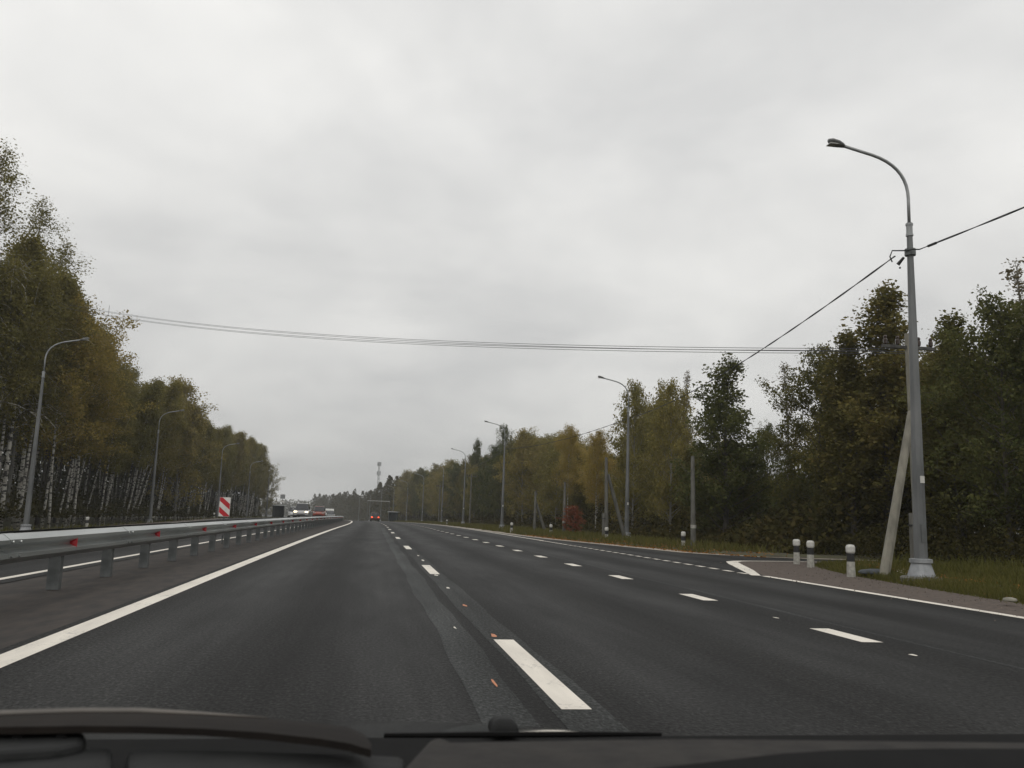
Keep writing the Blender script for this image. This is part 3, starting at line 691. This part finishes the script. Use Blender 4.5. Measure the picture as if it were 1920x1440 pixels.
for s, px, nm, lab, cat, c, form, hd in (
    (106, 566, 'silver_car', 'silver oncoming car with lit yellow headlights', 'car', (.42, .42, .42), 'suv', True),
    (138, 598, 'orange_car', 'orange-red oncoming car behind the silver car', 'car', (.30, .05, .022), 'suv', False),
    (150, 551, 'white_car', 'white car in the outer oncoming lane', 'car', (.6, .61, .61), 'suv', False),
    (205, 567, 'blue_white_van', 'pale blue van in the outer oncoming lane beyond the white car', 'van', (.45, .52, .62), 'van', False),
    (178, 619, 'grey_car', 'grey car following the orange-red car', 'car', (.14, .15, .15), 'car', False),
    (225, 622, 'silver_hatchback', 'pale grey car beyond the grey one', 'car', (.5, .5, .5), 'suv', False),
    (215, 640, 'rose_car', 'dusty rose car at the end of the guardrail', 'car', (.32, .20, .18), 'car', False),
    (262, 634, 'dark_truck', 'dark lorry far back in the oncoming queue', 'truck', (.03, .03, .032), 'truck', False),
    (215, 645, 'cream_van', 'cream van last in the oncoming queue', 'van', (.6, .6, .56), 'van', False)):
    o = min(np.arange(-15.5, 1.5, .1), key=lambda o: abs(proj(P(s, o))[0]-px))
    o = min(o, -6.3)
    vehicle(nm, lab, cat, P(s, o), heading(s)+math.pi, c, form, head=hd)

# ------------------------------------------------------------------ bus shelters, frame, mast, far signs
SHG = M('shelter_green', (.028, .045, .04), (.018, .03, .027), 4, .5)
SHR = M('shelter_roof_pale', (.40, .42, .42), (.32, .33, .33), 4, .5)
def shelter(px, off, s, label, rz, k=.58):
    q = P(s, min(np.arange(off-8, off+8, .1), key=lambda o: abs(proj(P(s, o))[0]-px)), .0)
    t = thing('bus_shelter', q, rz, label, 'bus shelter')
    MB().box((0, .9, 1.25), (3.6*k, .06, 2.3)).build('back_panel', SHG, t)
    for sx in (-1, 1): MB().box((sx*1.77*k, 0, 1.25), (.06, 1.7, 2.3)).build('side_panel', SHG, t)
    MB().box((0, -.1, 2.5), (4.8*k, 2.3, .2)).build('roof', SHR, t, bevel=.04)
    b = MB().box((0, .55, .45), (3*k, .4, .06)); b.box((-1.2*k, .55, .21), (.06, .3, .42)); b.box((1.2*k, .55, .21), (.06, .3, .42)); b.build('bench', TRIM, t)
shelter(737, 14, 232, 'dark green bus shelter with pale roof past the braking car, right side', R_(-14))
shelter(521, -20, 190, 'dark green bus shelter with pale roof at the end of the birch wood', R_(14))
s = 196; o_ = min(np.arange(-24, -10, .1), key=lambda o: abs(proj(P(s, o))[0]-527)); q = P(s, o_)
t = thing('road_sign', q, heading(s), 'pale signs on a post above the left bus shelter', 'sign')
MB().tube([(0, .05, 0), (0, .05, 4.9)], .05, 8).build('post', GALVD, t); MB().box((0, 0, 4.45), (1.0, .03, .9)).build('sign_plate', M('sign_back', (.30, .31, .31), (.24, .25, .25), 4, .5), t)
b = MB(); b.add([(-.5, -.02, 3.65), (-.2, -.02, 3.75), (.5, -.02, 3.2), (.45, -.02, 3.0), (.1, -.02, 3.15)], [(0, 1, 2, 3, 4)]); b.box((0, .0, 3.4), (.9, .02, .2)); b.build('arrow_plate', SIGNW, t)
s = 285
oa = [min(np.arange(-5, 30, .1), key=lambda o: abs(proj(P(s, o))[0]-px)) for px in (688, 728)]; qa, qb = P(s, oa[0]), P(s, oa[1])
t = thing('frame_gantry', (qa+qb)/2, heading(s), 'thin grey frame with a light top beam at the right wood edge', 'gantry'); hw = (qb-qa).length/2
for sx in (-1, 1): MB().tube([(sx*hw, 0, 0), (sx*hw, 0, 6.3)], .09, 8).build('post', GALVD, t)
MB().box((0, 0, 6.4), (2*hw+.3, .2, .2)).build('beam', M('pale_beam', (.5, .5, .48), (.42, .42, .4), 4, .5), t)
# telecom mast far behind the wood
q = at_y(706, 962, 520); q = Vector((q.x, q.y, -4.2)); hm = at_y(706, 866, 520).z+4.2
t = thing('telecom_mast', q, .3, 'thin lattice telecom mast with antennas above the far wood', 'mast')
b = MB()
cor = [(math.cos(a), math.sin(a)) for a in (0, 2.094, 4.189)]
for x, y in cor: b.tube([(x*1.1, y*1.1, 0), (x*.35, y*.35, hm)], [.11, .06], 6)
for k in range(16):
    z0, z1 = hm*k/16, hm*(k+1)/16; r0, r1 = 1.1-.75*k/16, 1.1-.75*(k+1)/16
    for i in range(3): (xa, ya), (xb, yb_) = cor[i], cor[(i+1) % 3]; b.tube([(xa*r0, ya*r0, z0), (xb*r1, yb_*r1, z1)], .05, 4)
b.build('lattice', GALVD, t)
for z in (hm-1.2, hm-6.5):
    for i in range(5):
        a = i*1.257+z; MB().box((.95*math.cos(a), .95*math.sin(a), z), (.42, .42, 2.3), a).build('antenna', SHR, t)

# ------------------------------------------------------------------ trees
def tree_meshes(kind, H, seed, leaves, lsize):
    rng = np.random.default_rng(seed)
    P_ = dict(birch=dict(t0=.41, L=.15, el=52, droop=.35, nb=46, r=.0058, sub=3, bare=0, shape='oval'),
              weeping=dict(t0=.28, L=.17, el=50, droop=.9, nb=54, r=.0055, sub=6, bare=.3, shape='oval'),
              broad=dict(t0=.10, L=.30, el=34, droop=.15, nb=60, r=.011, sub=4, bare=0, shape='oval'),
              aspen=dict(t0=.12, L=.24, el=52, droop=.0, nb=60, r=.010, sub=3, bare=0, shape='spire'),
              poplar=dict(t0=.05, L=.27, el=34, droop=-.15, nb=70, r=.012, sub=4, bare=0, shape='cone'),
              goldb=dict(t0=.35, L=.24, el=38, droop=.3, nb=60, r=.0052, sub=4, bare=0, shape='oval'),
              sparse=dict(t0=.25, L=.20, el=66, droop=0, nb=34, r=.008, sub=3, bare=.3, shape='spire'))[kind]
    tb = MB(); n = 9; lean = rng.normal(0, .02, 2); ph = rng.uniform(0, 6, 2)
    def axis(u): return Vector((H*(lean[0]*u+.012*math.sin(u*5+ph[0])*u), H*(lean[1]*u+.012*math.sin(u*4+ph[1])*u), H*u))
    r0 = H*P_['r']
    tb.tube([axis(k/n)-Vector((0, 0, .3 if k == 0 else 0)) for k in range(n+1)], [max(.012, r0*(1-k/n)**.8*(1.25 if k == 0 else 1)) for k in range(n+1)], 7)
    C = []; Wt = []
    nb = P_['nb']
    for i in range(nb):
        f = (i+rng.uniform(0, 1))/nb; u = P_['t0']+(1-P_['t0'])*f; az = i*2.39996+rng.normal(0, .4)
        if P_['shape'] == 'oval': prof = math.sin(math.pi*min(1, .22+.78*f))**.7*.85+.12
        elif P_['shape'] == 'spire': prof = (1-f)**.75*.85+.13 if f > .3 else .62+f*1.1*.4
        else: prof = (1-f)**.95+.07
        L = H*P_['L']*prof*rng.uniform(.55, 1.3); el = R_(P_['el']+28*f*(1 if kind != 'poplar' else .9)+rng.normal(0, 7)); el = min(el, R_(84))
        d = Vector((math.cos(az)*math.cos(el), math.sin(az)*math.cos(el), math.sin(el))); b0 = axis(u); pts = []
        for k in range(5):
            v = k/4; pts.append(b0+d*L*v-Vector((0, 0, P_['droop']*L*v*v*.8))+Vector(rng.normal(0, .02*L, 3))*v)
        rb = max(.010, r0*.30*(1-u)+.012)
        tb.tube(pts, [rb, rb*.75, rb*.55, rb*.35, rb*.2], 4, cap=False)
        A = np.array([tuple(p) for p in pts])
        segs = [(A, 1.0)]
        for j in range(P_['sub']):
            v = rng.uniform(.3, 1); k0 = min(3, int(v*4)); s0 = A[k0]+(A[k0+1]-A[k0])*(v*4-k0); L2 = L*rng.uniform(.3, .6)
            dd = np.array(d)+rng.normal(0, .65, 3)
            if P_['droop'] > .5: dd[2] -= 1.6
            dd /= np.linalg.norm(dd); s1 = s0+dd*L2; mid = (s0+s1)/2+np.array([0, 0, .08*L2])
            if P_['droop'] > .5: mid[2] += .1*L2
            tb.tube([s0, mid, s1], [rb*.35, rb*.25, .006], 3, cap=False); segs.append((np.array([s0, mid, s1]), .8))
        bare = rng.random() < P_['bare']
        for S_, wt in segs:
            m = len(S_)-1
            C.append((S_, wt*L*(.12 if bare else 1)*rng.uniform(.5, 1.4)))
    tot = sum(c[1] for c in C); cc = []
    for S_, wt in C:
        k = max(1, int(leaves*wt/tot)); m = len(S_)-1; v = np.clip(rng.beta(1.6, .9, k)*.95+.08, 0, 1)*m; i0 = np.minimum(v.astype(int), m-1); fr = (v-i0)[:, None]
        base = S_[i0]*(1-fr)+S_[i0+1]*fr; sg = .018*H if kind != 'sparse' else .010*H
        if kind == 'weeping': sg = .010*H
        off = np.clip(rng.normal(0, 1, (k, 3)), -1.5, 1.5)*sg
        if kind in ('weeping', 'birch'): off[:, 2] -= np.abs(rng.normal(0, .022*H if kind == 'weeping' else .012*H, k))
        cc.append(base+off)
    cc = np.concatenate(cc)
    return tb, leaf_quads(cc, lsize, rng)
PROTO = {}
def proto(key, kind, H, seed, leaves, lsize, bark, leafm):
    tb, lq = tree_meshes(kind, H, seed, leaves, lsize)
    H = float(np.percentile(lq[:, :, 2], 99.7))
    PROTO.setdefault(key, []).append((H, tb.mesh(key+'_trunk', bark, True), quads_mesh(key+'_crown', lq, leafm)))
for i in range(6): proto('birch', 'birch', 20, 10+i, 15000, .19, BARKW, LBIRCH)
for i in range(3): proto('shade_birch', 'birch', 20, 110+i, 14000, .20, BARKD, LBIRCH)  # birch copies with dark bark: the wood's inner shade put into the trunk colour
for i in range(2): proto('birch_gold', 'goldb', 20, 30+i, 24000, .19, BARKW, LGOLD)
proto('weeping', 'weeping', 26, 40, 15000, .14, BARKW, LBIRCH)
for i in range(4): proto('aspen', 'aspen', 12, 50+i, 20000, .135, BARKD, LASPEN)
for i in range(3): proto('broad', 'broad', 11, 60+i, 22000, .14, BARKD, LASPEN)
for i in range(3): proto('green', 'broad', 11, 66+i, 22000, .14, BARKD, LGREEN)
for i in range(2): proto('poplar', 'poplar', 11, 70+i, 20000, .15, BARKD, LGREEN)
for i in range(2): proto('sparse', 'sparse', 11, 80+i, 2600, .10, BARKG, LPALE)
for i in range(3): proto('mixed', 'broad', 13, 90+i, 15000, .19, BARKG, LOLIVE)
proto('redbush', 'broad', 3.2, 99, 5000, .10, BARKD, LRED)
TR = random.Random(11)
NAMES = dict(shade_birch='alder_or_shade_birch_tree', birch='birch_tree', birch_gold='golden_birch_tree', weeping='weeping_birch_tree', aspen='aspen_tree', broad='alder_or_shade_birch_tree', green='willow_tree', poplar='poplar_tree', sparse='sparse_tree', mixed='alder_or_shade_birch_tree', redbush='red_bush')
def tree(key, q, H, label, cat='tree', group=None, wide=1.0, lean=None, idx=None):
    H0, tm, cm = PROTO[key][idx if idx is not None else TR.randrange(len(PROTO[key]))]
    t = thing(NAMES[key], q, TR.uniform(0, 6.28), label, cat, group); k = H/H0
    t.scale = (k*wide, k*wide, k)
    t.rotation_mode = 'ZXY'; t.rotation_euler = ((lean[0] if lean else TR.gauss(0, .02)), (lean[1] if lean else TR.gauss(0, .02)), t.rotation_euler[2])
    link('trunk', tm, t); link('crown', cm, t); return t
# skyline read off the photo: x -> y of the tree tops
SKYX = [-200, 0, 60, 110, 130, 165, 205, 235, 262, 285, 325, 350, 375, 400, 430, 470, 490, 508, 518, 560, 600, 606, 640, 680, 705, 745, 790, 840, 890, 905, 945, 985, 1030, 1075, 1120, 1140, 1165, 1190, 1250, 1285, 1305, 1330, 1362, 1395, 1415, 1450, 1488, 1512, 1560, 1610, 1655, 1690, 1720, 1775, 1810, 1850, 1900, 1960, 2100]
SKYY = [330, 300, 330, 440, 540, 560, 590, 640, 690, 690, 690, 720, 755, 770, 785, 800, 820, 860, 935, 937, 945, 926, 918, 905, 892, 878, 868, 855, 845, 828, 805, 808, 805, 800, 812, 850, 760, 722, 715, 740, 850, 800, 690, 760, 850, 875, 880, 690, 650, 630, 560, 620, 650, 610, 600, 590, 520, 480, 430]
def sky_y(px): return float(np.interp(px, SKYX, SKYY))
def terrain(s, off): return P(s, off, relief(s, off))
def fit(q, spread=1.0, nominal=20, jitter=(.86, 1.0)):
    px, py = proj(q); w_ = spread*FPX/max(8, q.length)
    return min(nominal*TR.uniform(.9, 1.1), height_for(q, max(sky_y(px-w_), sky_y(px), sky_y(px+w_)))*TR.uniform(*jitter))
LEFT_G = 'birches packed in the left-hand wood'; RIGHT_G = 'trees packed in the right-hand wood'
# left-hand birch wood
for row, o in enumerate((-25.5, -28, -31, -34.5, -38.5, -43, -48.5)):
    s = 40+row*3.0+TR.uniform(0, 3)
    while s < 262:
        oo = o+TR.uniform(-1.2, 1.2); q = terrain(s, oo)
        if proj(q)[0] > -260:
            H = fit(q, 1.2 if s < 90 else 3.2, nominal=21, jitter=(.70, .84) if proj(q)[0] < 215 else (.82, .98) if s < 120 else (.74, .92))
            if H > 5:
                gold = TR.random() < .10
                dark = row > 1 and TR.random() < .62  # most trees of the deeper rows get the shade-darkened trunk
                tree('shade_birch' if dark else 'birch', q, H, ('slender white-trunked birch in the front row of the left-hand wood' if row < 2 else 'birch deep inside the left-hand wood with its trunk darkened for shade' if dark else 'white-trunked birch deep inside the left-hand wood behind the front row'), group=(LEFT_G if row > 1 else 'front row birches of the left-hand wood'),
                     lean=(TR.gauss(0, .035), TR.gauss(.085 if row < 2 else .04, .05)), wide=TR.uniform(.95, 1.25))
        s += TR.uniform(3.6, 5.6)*(1 if row < 3 else 1.25)
def special(key, px, py, off, label, wide=1.0, idx=None, cat='tree', group=None):
    s = s_at(px, off); q = terrain(s, off); q2 = q
    for _ in range(3):   # the crown's top, not the foot, sits at px
        hh = height_for(q, py); top = proj(q+Vector((0, 0, hh)))[0]; s = s_at(px+(proj(q)[0]-top), off); q = terrain(s, off)
    return tree(key, q, height_for(q, py), label, cat, group, wide, lean=(0, 0), idx=idx)
special('weeping', 12, 262, -24.5, 'tallest birch with thin drooping top at the left edge of the photo', 1.25, 0)
special('weeping', 72, 385, -25.5, 'half-bare drooping birch right of the tallest birch', 1.2, 0)
special('weeping', 92, 450, -26.5, 'lower drooping birch crown just left of the golden-brown tree', 1.3, 0)
special('birch_gold', 142, 550, -24, 'golden-brown crowned tree where the overhead wires meet the left wood', 1.15, 0)
special('birch_gold', 178, 622, -24.5, 'brown crown jutting out at the step in the left wood outline', 1.2, 0)
special('birch_gold', 165, 600, -25, 'yellow-brown tree right of the golden crown, behind the first left lamp head', 1.0, 1)
special('mixed', 352, 712, -24.5, 'greener leafy tree standing above the second left street lamp', .9, 0)
special('mixed', 505, 866, -22.5, 'last leafy tree at the end of the left-hand wood', .8, 1)
# right-hand wood, front specials
special('sparse', 1905, 488, 23, 'pale half-bare tree top at the right edge of the photo', 1.5, 0)
special('green', 1868, 560, 20.5, 'dark green leafy tree at the right edge, right of the nearest lamp', 1.0, 0)
special('aspen', 1778, 592, 21.5, 'yellowish aspen just right of the nearest lamp pole', 1.5, 0)
special('aspen', 1655, 545, 21.5, 'tall pointed aspen left of the nearest lamp pole', 1.5, 1)
special('aspen', 1592, 625, 20.5, 'rusty brown-green aspen left of the tall pointed aspen', 1.5, 2)
special('broad', 1535, 652, 20.5, 'broad brown-leaved tree at the left end of the nearest right-hand group', .95, 0)
special('sparse', 1470, 682, 24, 'nearly bare pale tree with thin twigs against the sky', 1.3, 1)
special('green', 1440, 795, 24, 'small green tree under the nearly bare pale tree', .7, 1)
special('poplar', 1362, 676, 19.0, 'dark green cone-shaped poplar standing alone against the sky', 1.35, 0)
special('sparse', 1290, 698, 24, 'bare grey tree left of the dark poplar', 1.0, 0)
special('mixed', 1258, 712, 18.8, 'brown-green tree right of the exit-lane lamp', .72, 0)
special('mixed', 1190, 716, 18.8, 'yellow-tipped tree directly behind the exit-lane lamp', .7, 1)
special('birch_gold', 1120, 808, 18.4, 'yellowing birch left of the exit-lane lamp', .85, 0)
special('birch_gold', 1068, 798, 18.4, 'rounded yellow-green birch above the red bush', .8, 1)
special('mixed', 985, 805, 18.4, 'brown-green tree right of the third street lamp', .9, 2)
special('green', 945, 798, 22, 'dark tree top directly behind the third street lamp', .6, 2)
special('poplar', 893, 826, 20, 'small pointed tree between the third and fourth right-hand lamps', .8, 1)
tree('redbush', at(1074, 1004, 0), 2.1, 'red-leaved bush at the foot of the wood', 'bush', lean=(0, 0), wide=1.45)
# right-hand wood, filling rows
for row, o in enumerate((19.5, 22.5, 26, 30, 35, 41)):
    s = 13+row*2.0
    while s < 300:
        oo = o+TR.uniform(-1, 1.2); q = terrain(s, oo); px, py = proj(q)
        ok = q.y > 5 and px < 2150 and not (row == 0 and s < 34) and not (1395 < px < 1500 and row < 1)
        if ok:
            H = fit(q, 1.5, nominal=15.5, jitter=(.74, .98))
            if H > 2.2:
                near = s < 60
                key = TR.choice(['birch_gold', 'mixed', 'mixed', 'aspen'] if 1015 < px < 1140 else ['mixed', 'broad', 'mixed'] if 1165 < px < 1290 else ['aspen', 'broad', 'green', 'broad', 'aspen'] if near else ['mixed', 'mixed', 'broad', 'green', 'aspen', 'mixed'])
                tree(key, q, H, {'aspen': 'narrow aspen among the massed trees of the right-hand wood', 'broad': 'bushy brown-green alder among the massed trees of the right-hand wood', 'mixed': 'pale-trunked alder in the farther right-hand wood',
                    'green': 'dark green willow among the massed trees of the right-hand wood', 'birch_gold': 'yellowing birch among the massed trees behind the red bush'}[key], group=RIGHT_G, wide=TR.uniform(.85, 1.15))
        s += TR.uniform(4.2, 6.4)*(1 if s < 120 else 1.35)
# undergrowth and far woods: nobody could count these
def mass(name, n, sampler, size, mat, seed):
    rng = np.random.default_rng(seed); c = sampler(rng, n); return tag(link(name, quads_mesh(name, leaf_quads(c, size, rng), mat)), kind='stuff')
_sg = np.arange(-20, 900, 2.0)
def place(s, off, z):
    x = np.interp(s, _S, _X); y = np.interp(s, _S, _Y); t = np.interp(s, _S, _TH); zz = np.interp(s, _S, _Z)
    return np.stack([x+off*np.cos(t), y-off*np.sin(t), zz+z], 1)
def lump(s, o, seed):   # smooth pseudo-noise 0..1
    r = np.random.default_rng(seed); v = 0
    for k in range(5): a, b_, p = r.uniform(.15, .9), r.uniform(.15, .9), r.uniform(0, 6); v = v+np.sin(a*s+b_*o+p)
    return np.clip(.5+v/6, 0, 1)
def under(s0, s1, o0, o1, hmax, seed, near=None):
    def f(rng, n):
        s = s0+(s1-s0)*rng.random(n)**1.4; o = o0+np.sign(o1-o0)*abs(o1-o0)*rng.random(n)**1.3
        h = hmax*(.25+.75*lump(s, o, seed)); d = np.abs(o-o0); h = h*np.clip(.25+d/4.5, 0, 1); return place(s, o, h*rng.random(n)**.8)
    return f
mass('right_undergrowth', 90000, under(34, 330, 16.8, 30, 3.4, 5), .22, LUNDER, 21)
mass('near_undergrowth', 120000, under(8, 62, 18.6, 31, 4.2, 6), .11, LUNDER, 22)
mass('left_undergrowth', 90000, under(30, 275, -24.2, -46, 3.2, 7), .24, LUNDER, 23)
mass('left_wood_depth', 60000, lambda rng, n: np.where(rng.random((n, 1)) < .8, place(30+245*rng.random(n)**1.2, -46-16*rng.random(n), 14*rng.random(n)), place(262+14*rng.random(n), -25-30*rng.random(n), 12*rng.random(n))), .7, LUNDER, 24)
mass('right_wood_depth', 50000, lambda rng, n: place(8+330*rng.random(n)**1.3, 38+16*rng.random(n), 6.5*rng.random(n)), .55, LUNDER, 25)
LFAR = leafmat('far_leaves', [(.038, .040, .016), (.055, .052, .020), (.078, .064, .024), (.10, .078, .03)], .2)
def far_trees(s0, s1, o0, o1, H, r, count, per, seed):
    def f(rng, n):
        cs = rng.uniform(s0, s1, count); co = rng.uniform(o0, o1, count); hh = H*rng.uniform(.75, 1.05, count)
        k = rng.integers(0, count, n); z = rng.random(n)**.8; rad = r*np.sin(np.pi*np.clip(.12+.86*z, 0, 1))**.8; a = rng.uniform(0, 6.283, n); q = rad*np.sqrt(rng.random(n))
        p = place(cs[k], co[k], hh[k]*z); p[:, 0] += q*np.cos(a); p[:, 1] += q*np.sin(a); return p
    return f
mass('far_right_wood', 90000, far_trees(290, 640, 17, 60, 16, 2.8, 210, 0, 31), .75, LFAR, 31)
mass('far_left_wood', 60000, far_trees(330, 760, -90, -26, 9.5, 3.5, 160, 0, 32), .9, LFAR, 32)
mass('far_end_wood', 60000, lambda rng, n: np.stack([-420+640*rng.random(n), 760+80*rng.random(n), -4.5+(9+6*rng.random(n))*rng.random(n)], 1), 1.6, LFAR, 33)

# ------------------------------------------------------------------ the car the photo is taken from
DASH = M('dash_plastic', (.026, .023, .020), (.015, .013, .012), 30, .75, spec=.25, bmp=.1)
DASHG = M('dash_grey_plastic', (.012, .0125, .0125), (.008, .0085, .0085), 30, .7, spec=.25, bmp=.1)
EDGEHL = M('edge_highlight', (.13, .115, .10), (.09, .08, .07), 20, .4, spec=.5)  # pale colour paints the sky highlight along the instrument hood edge
DASHB = M('black_plastic', (.006, .006, .006), (.004, .004, .004), 30, .8, spec=.1)
DASHT = M('dusty_trim', (.017, .0135, .011), (.010, .008, .007), 14, .75, spec=.15)
HOOD = M('car_paint_dark', (.012, .014, .014), (.010, .012, .012), 3, .05, coat=.0, spec=.5)
def own_car():
    t = thing('car', (0, 0, 0), 0, 'dark car the photo is taken from, bonnet edge and dashboard along the bottom', 'car')
    # bonnet: crowned, falling away to the front, with front and flanks down to the bumper
    b = MB(); rings = []; nx = 21
    for y, zc_, hw in ((1.18, .838, .92), (1.35, .812, .95), (1.6, .770, .97), (1.9, .715, .97), (2.15, .665, .95), (2.32, .622, .92), (2.42, .56, .88), (2.46, .45, .86), (2.46, .25, .84)):
        top = [(hw*(2*k/(nx-1)-1), y-.16*abs(2*k/(nx-1)-1)**2.2*(1 if y > 1.7 else .3), zc_-.045*abs(2*k/(nx-1)-1)**2.4-.02*(y > 1.3)*abs(2*k/(nx-1)-1)**6) for k in range(nx)]
        rings.append(top)
    vs = [v for r in rings for v in r]; b.add(vs, [(i*nx+k, i*nx+k+1, (i+1)*nx+k+1, (i+1)*nx+k) for i in range(len(rings)-1) for k in range(nx-1)])
    for sx in (0, nx-1):
        for i in range(len(rings)-1):
            a, c = rings[i][sx], rings[i+1][sx]; b.add([a, c, (c[0]*1.06, c[1], .28), (a[0]*1.06, a[1], .28)], [(0, 1, 2, 3), (3, 2, 1, 0)][:1])
    hood = b.build('bonnet', HOOD, t, smooth=True)
    # washer nozzle on the bonnet
    q = at_y(945, 1358, 1.22)
    nz = MB(); nz.loft([[(q.x-.019, q.y-.02, q.z-.012), (q.x+.019, q.y-.02, q.z-.012), (q.x+.019, q.y+.03, q.z-.012), (q.x-.019, q.y+.03, q.z-.012)], [(q.x-.017, q.y-.016, q.z+.002), (q.x+.017, q.y-.016, q.z+.002), (q.x+.017, q.y+.026, q.z+.002), (q.x-.017, q.y+.026, q.z+.002)],
        [(q.x-.010, q.y-.006, q.z+.008), (q.x+.010, q.y-.006, q.z+.008), (q.x+.010, q.y+.016, q.z+.008), (q.x-.010, q.y+.016, q.z+.008)]])
    nz.build('washer_nozzle', DASHG, t, smooth=False, bevel=.004)
    # black cowl below the windscreen
    b = MB(); b.box((.15, 1.07, .801), (2.3, .30, .10)); b.build('cowl', DASHB, t)
    def slab(name, pix, z, th, mat, bev=.006):
        pts = [at(px, py, z) for px, py in pix]
        b = MB().prism([(p.x, p.y) for p in pts], z-th, z)
        o = b.build(name, mat, t, bevel=bev)
        return o
    slab('dash_top', [(745, 1560), (752, 1442), (768, 1424), (790, 1400), (806, 1384), (824, 1380), (838, 1384), (850, 1389), (1100, 1385), (1300, 1383), (1600, 1386), (2100, 1392), (2100, 1560)], .95, .12, DASH)
    slab('dash_pad', [(1150, 1560), (1180, 1440), (1330, 1424), (1460, 1409), (1560, 1403), (1750, 1400), (2100, 1401), (2100, 1560)], .956, .02, DASHB)
    slab('lower_dash', [(-120, 1560), (-120, 1408), (100, 1404), (212, 1400), (214, 1560)], .938, .1, DASHG)
    slab('lower_dash', [(236, 1560), (238, 1404), (400, 1404), (560, 1409), (700, 1413), (760, 1417), (762, 1560)], .938, .1, DASHG)
    vent = slab('air_vent', [(-120, 1440), (-120, 1352), (60, 1354), (150, 1362), (163, 1376), (158, 1394), (110, 1404), (-20, 1412)], .945, .05, DASHG)
    for x0 in (22, 104):
        pts = [at(px, py, .9455) for px, py in [(x0, 1384), (x0+5, 1364), (x0+22, 1364), (x0+20, 1384)]]
        MB().prism([(p.x, p.y) for p in pts], .940, .9475).build('vent_slot', DASHB, vent)
    # instrument hood: a long crowned trim, a sky highlight coloured into the bead on its upper edge
    prof = [(-140, 1346, 1366), (0, 1341, 1363), (150, 1336, 1361), (260, 1336, 1362), (380, 1341, 1366), (500, 1348, 1374), (600, 1357, 1385), (655, 1365, 1394), (682, 1378, 1402), (696, 1397, 1406)]
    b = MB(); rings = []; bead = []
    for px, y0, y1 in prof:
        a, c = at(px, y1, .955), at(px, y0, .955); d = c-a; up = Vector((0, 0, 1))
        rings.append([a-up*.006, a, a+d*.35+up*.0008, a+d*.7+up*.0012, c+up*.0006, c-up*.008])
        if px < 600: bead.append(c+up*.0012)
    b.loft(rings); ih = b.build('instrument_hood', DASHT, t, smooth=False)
    bm_ = MB(); m_ = len(bead); bm_.tube(bead, [.0030*min(1, (m_-1-i)/2.2+.15) for i in range(m_)], 8); bm_.build('highlight_edge', EDGEHL, ih, smooth=True)
    # parked wiper lying in the cowl recess
    wp = [at(px, py, .905) for px, py in ((720, 1379), (900, 1378), (1080, 1377), (1240, 1377))]
    wm = MB(); wm.tube(wp, [.0025, .0035, .0035, .002], 6); wm.build('wiper', DASHB, t)
    return t
own_car()

# ------------------------------------------------------------------ haze
HAZE = bpy.data.materials.new('haze'); HAZE.use_nodes = True; ht = HAZE.node_tree; ht.nodes.clear()
ho = N(ht, 'ShaderNodeOutputMaterial'); hv = N(ht, 'ShaderNodeVolumePrincipled'); hv.inputs['Density'].default_value = .00045; hv.inputs['Color'].default_value = (.86, .88, .90, 1); hv.inputs['Anisotropy'].default_value = .2
ht.links.new(hv.outputs[0], ho.inputs['Volume'])
USE_HAZE = True
if USE_HAZE: tag(MB().box((0, 560, 22), (2700, 2000, 76)).build('haze', HAZE), kind='stuff')
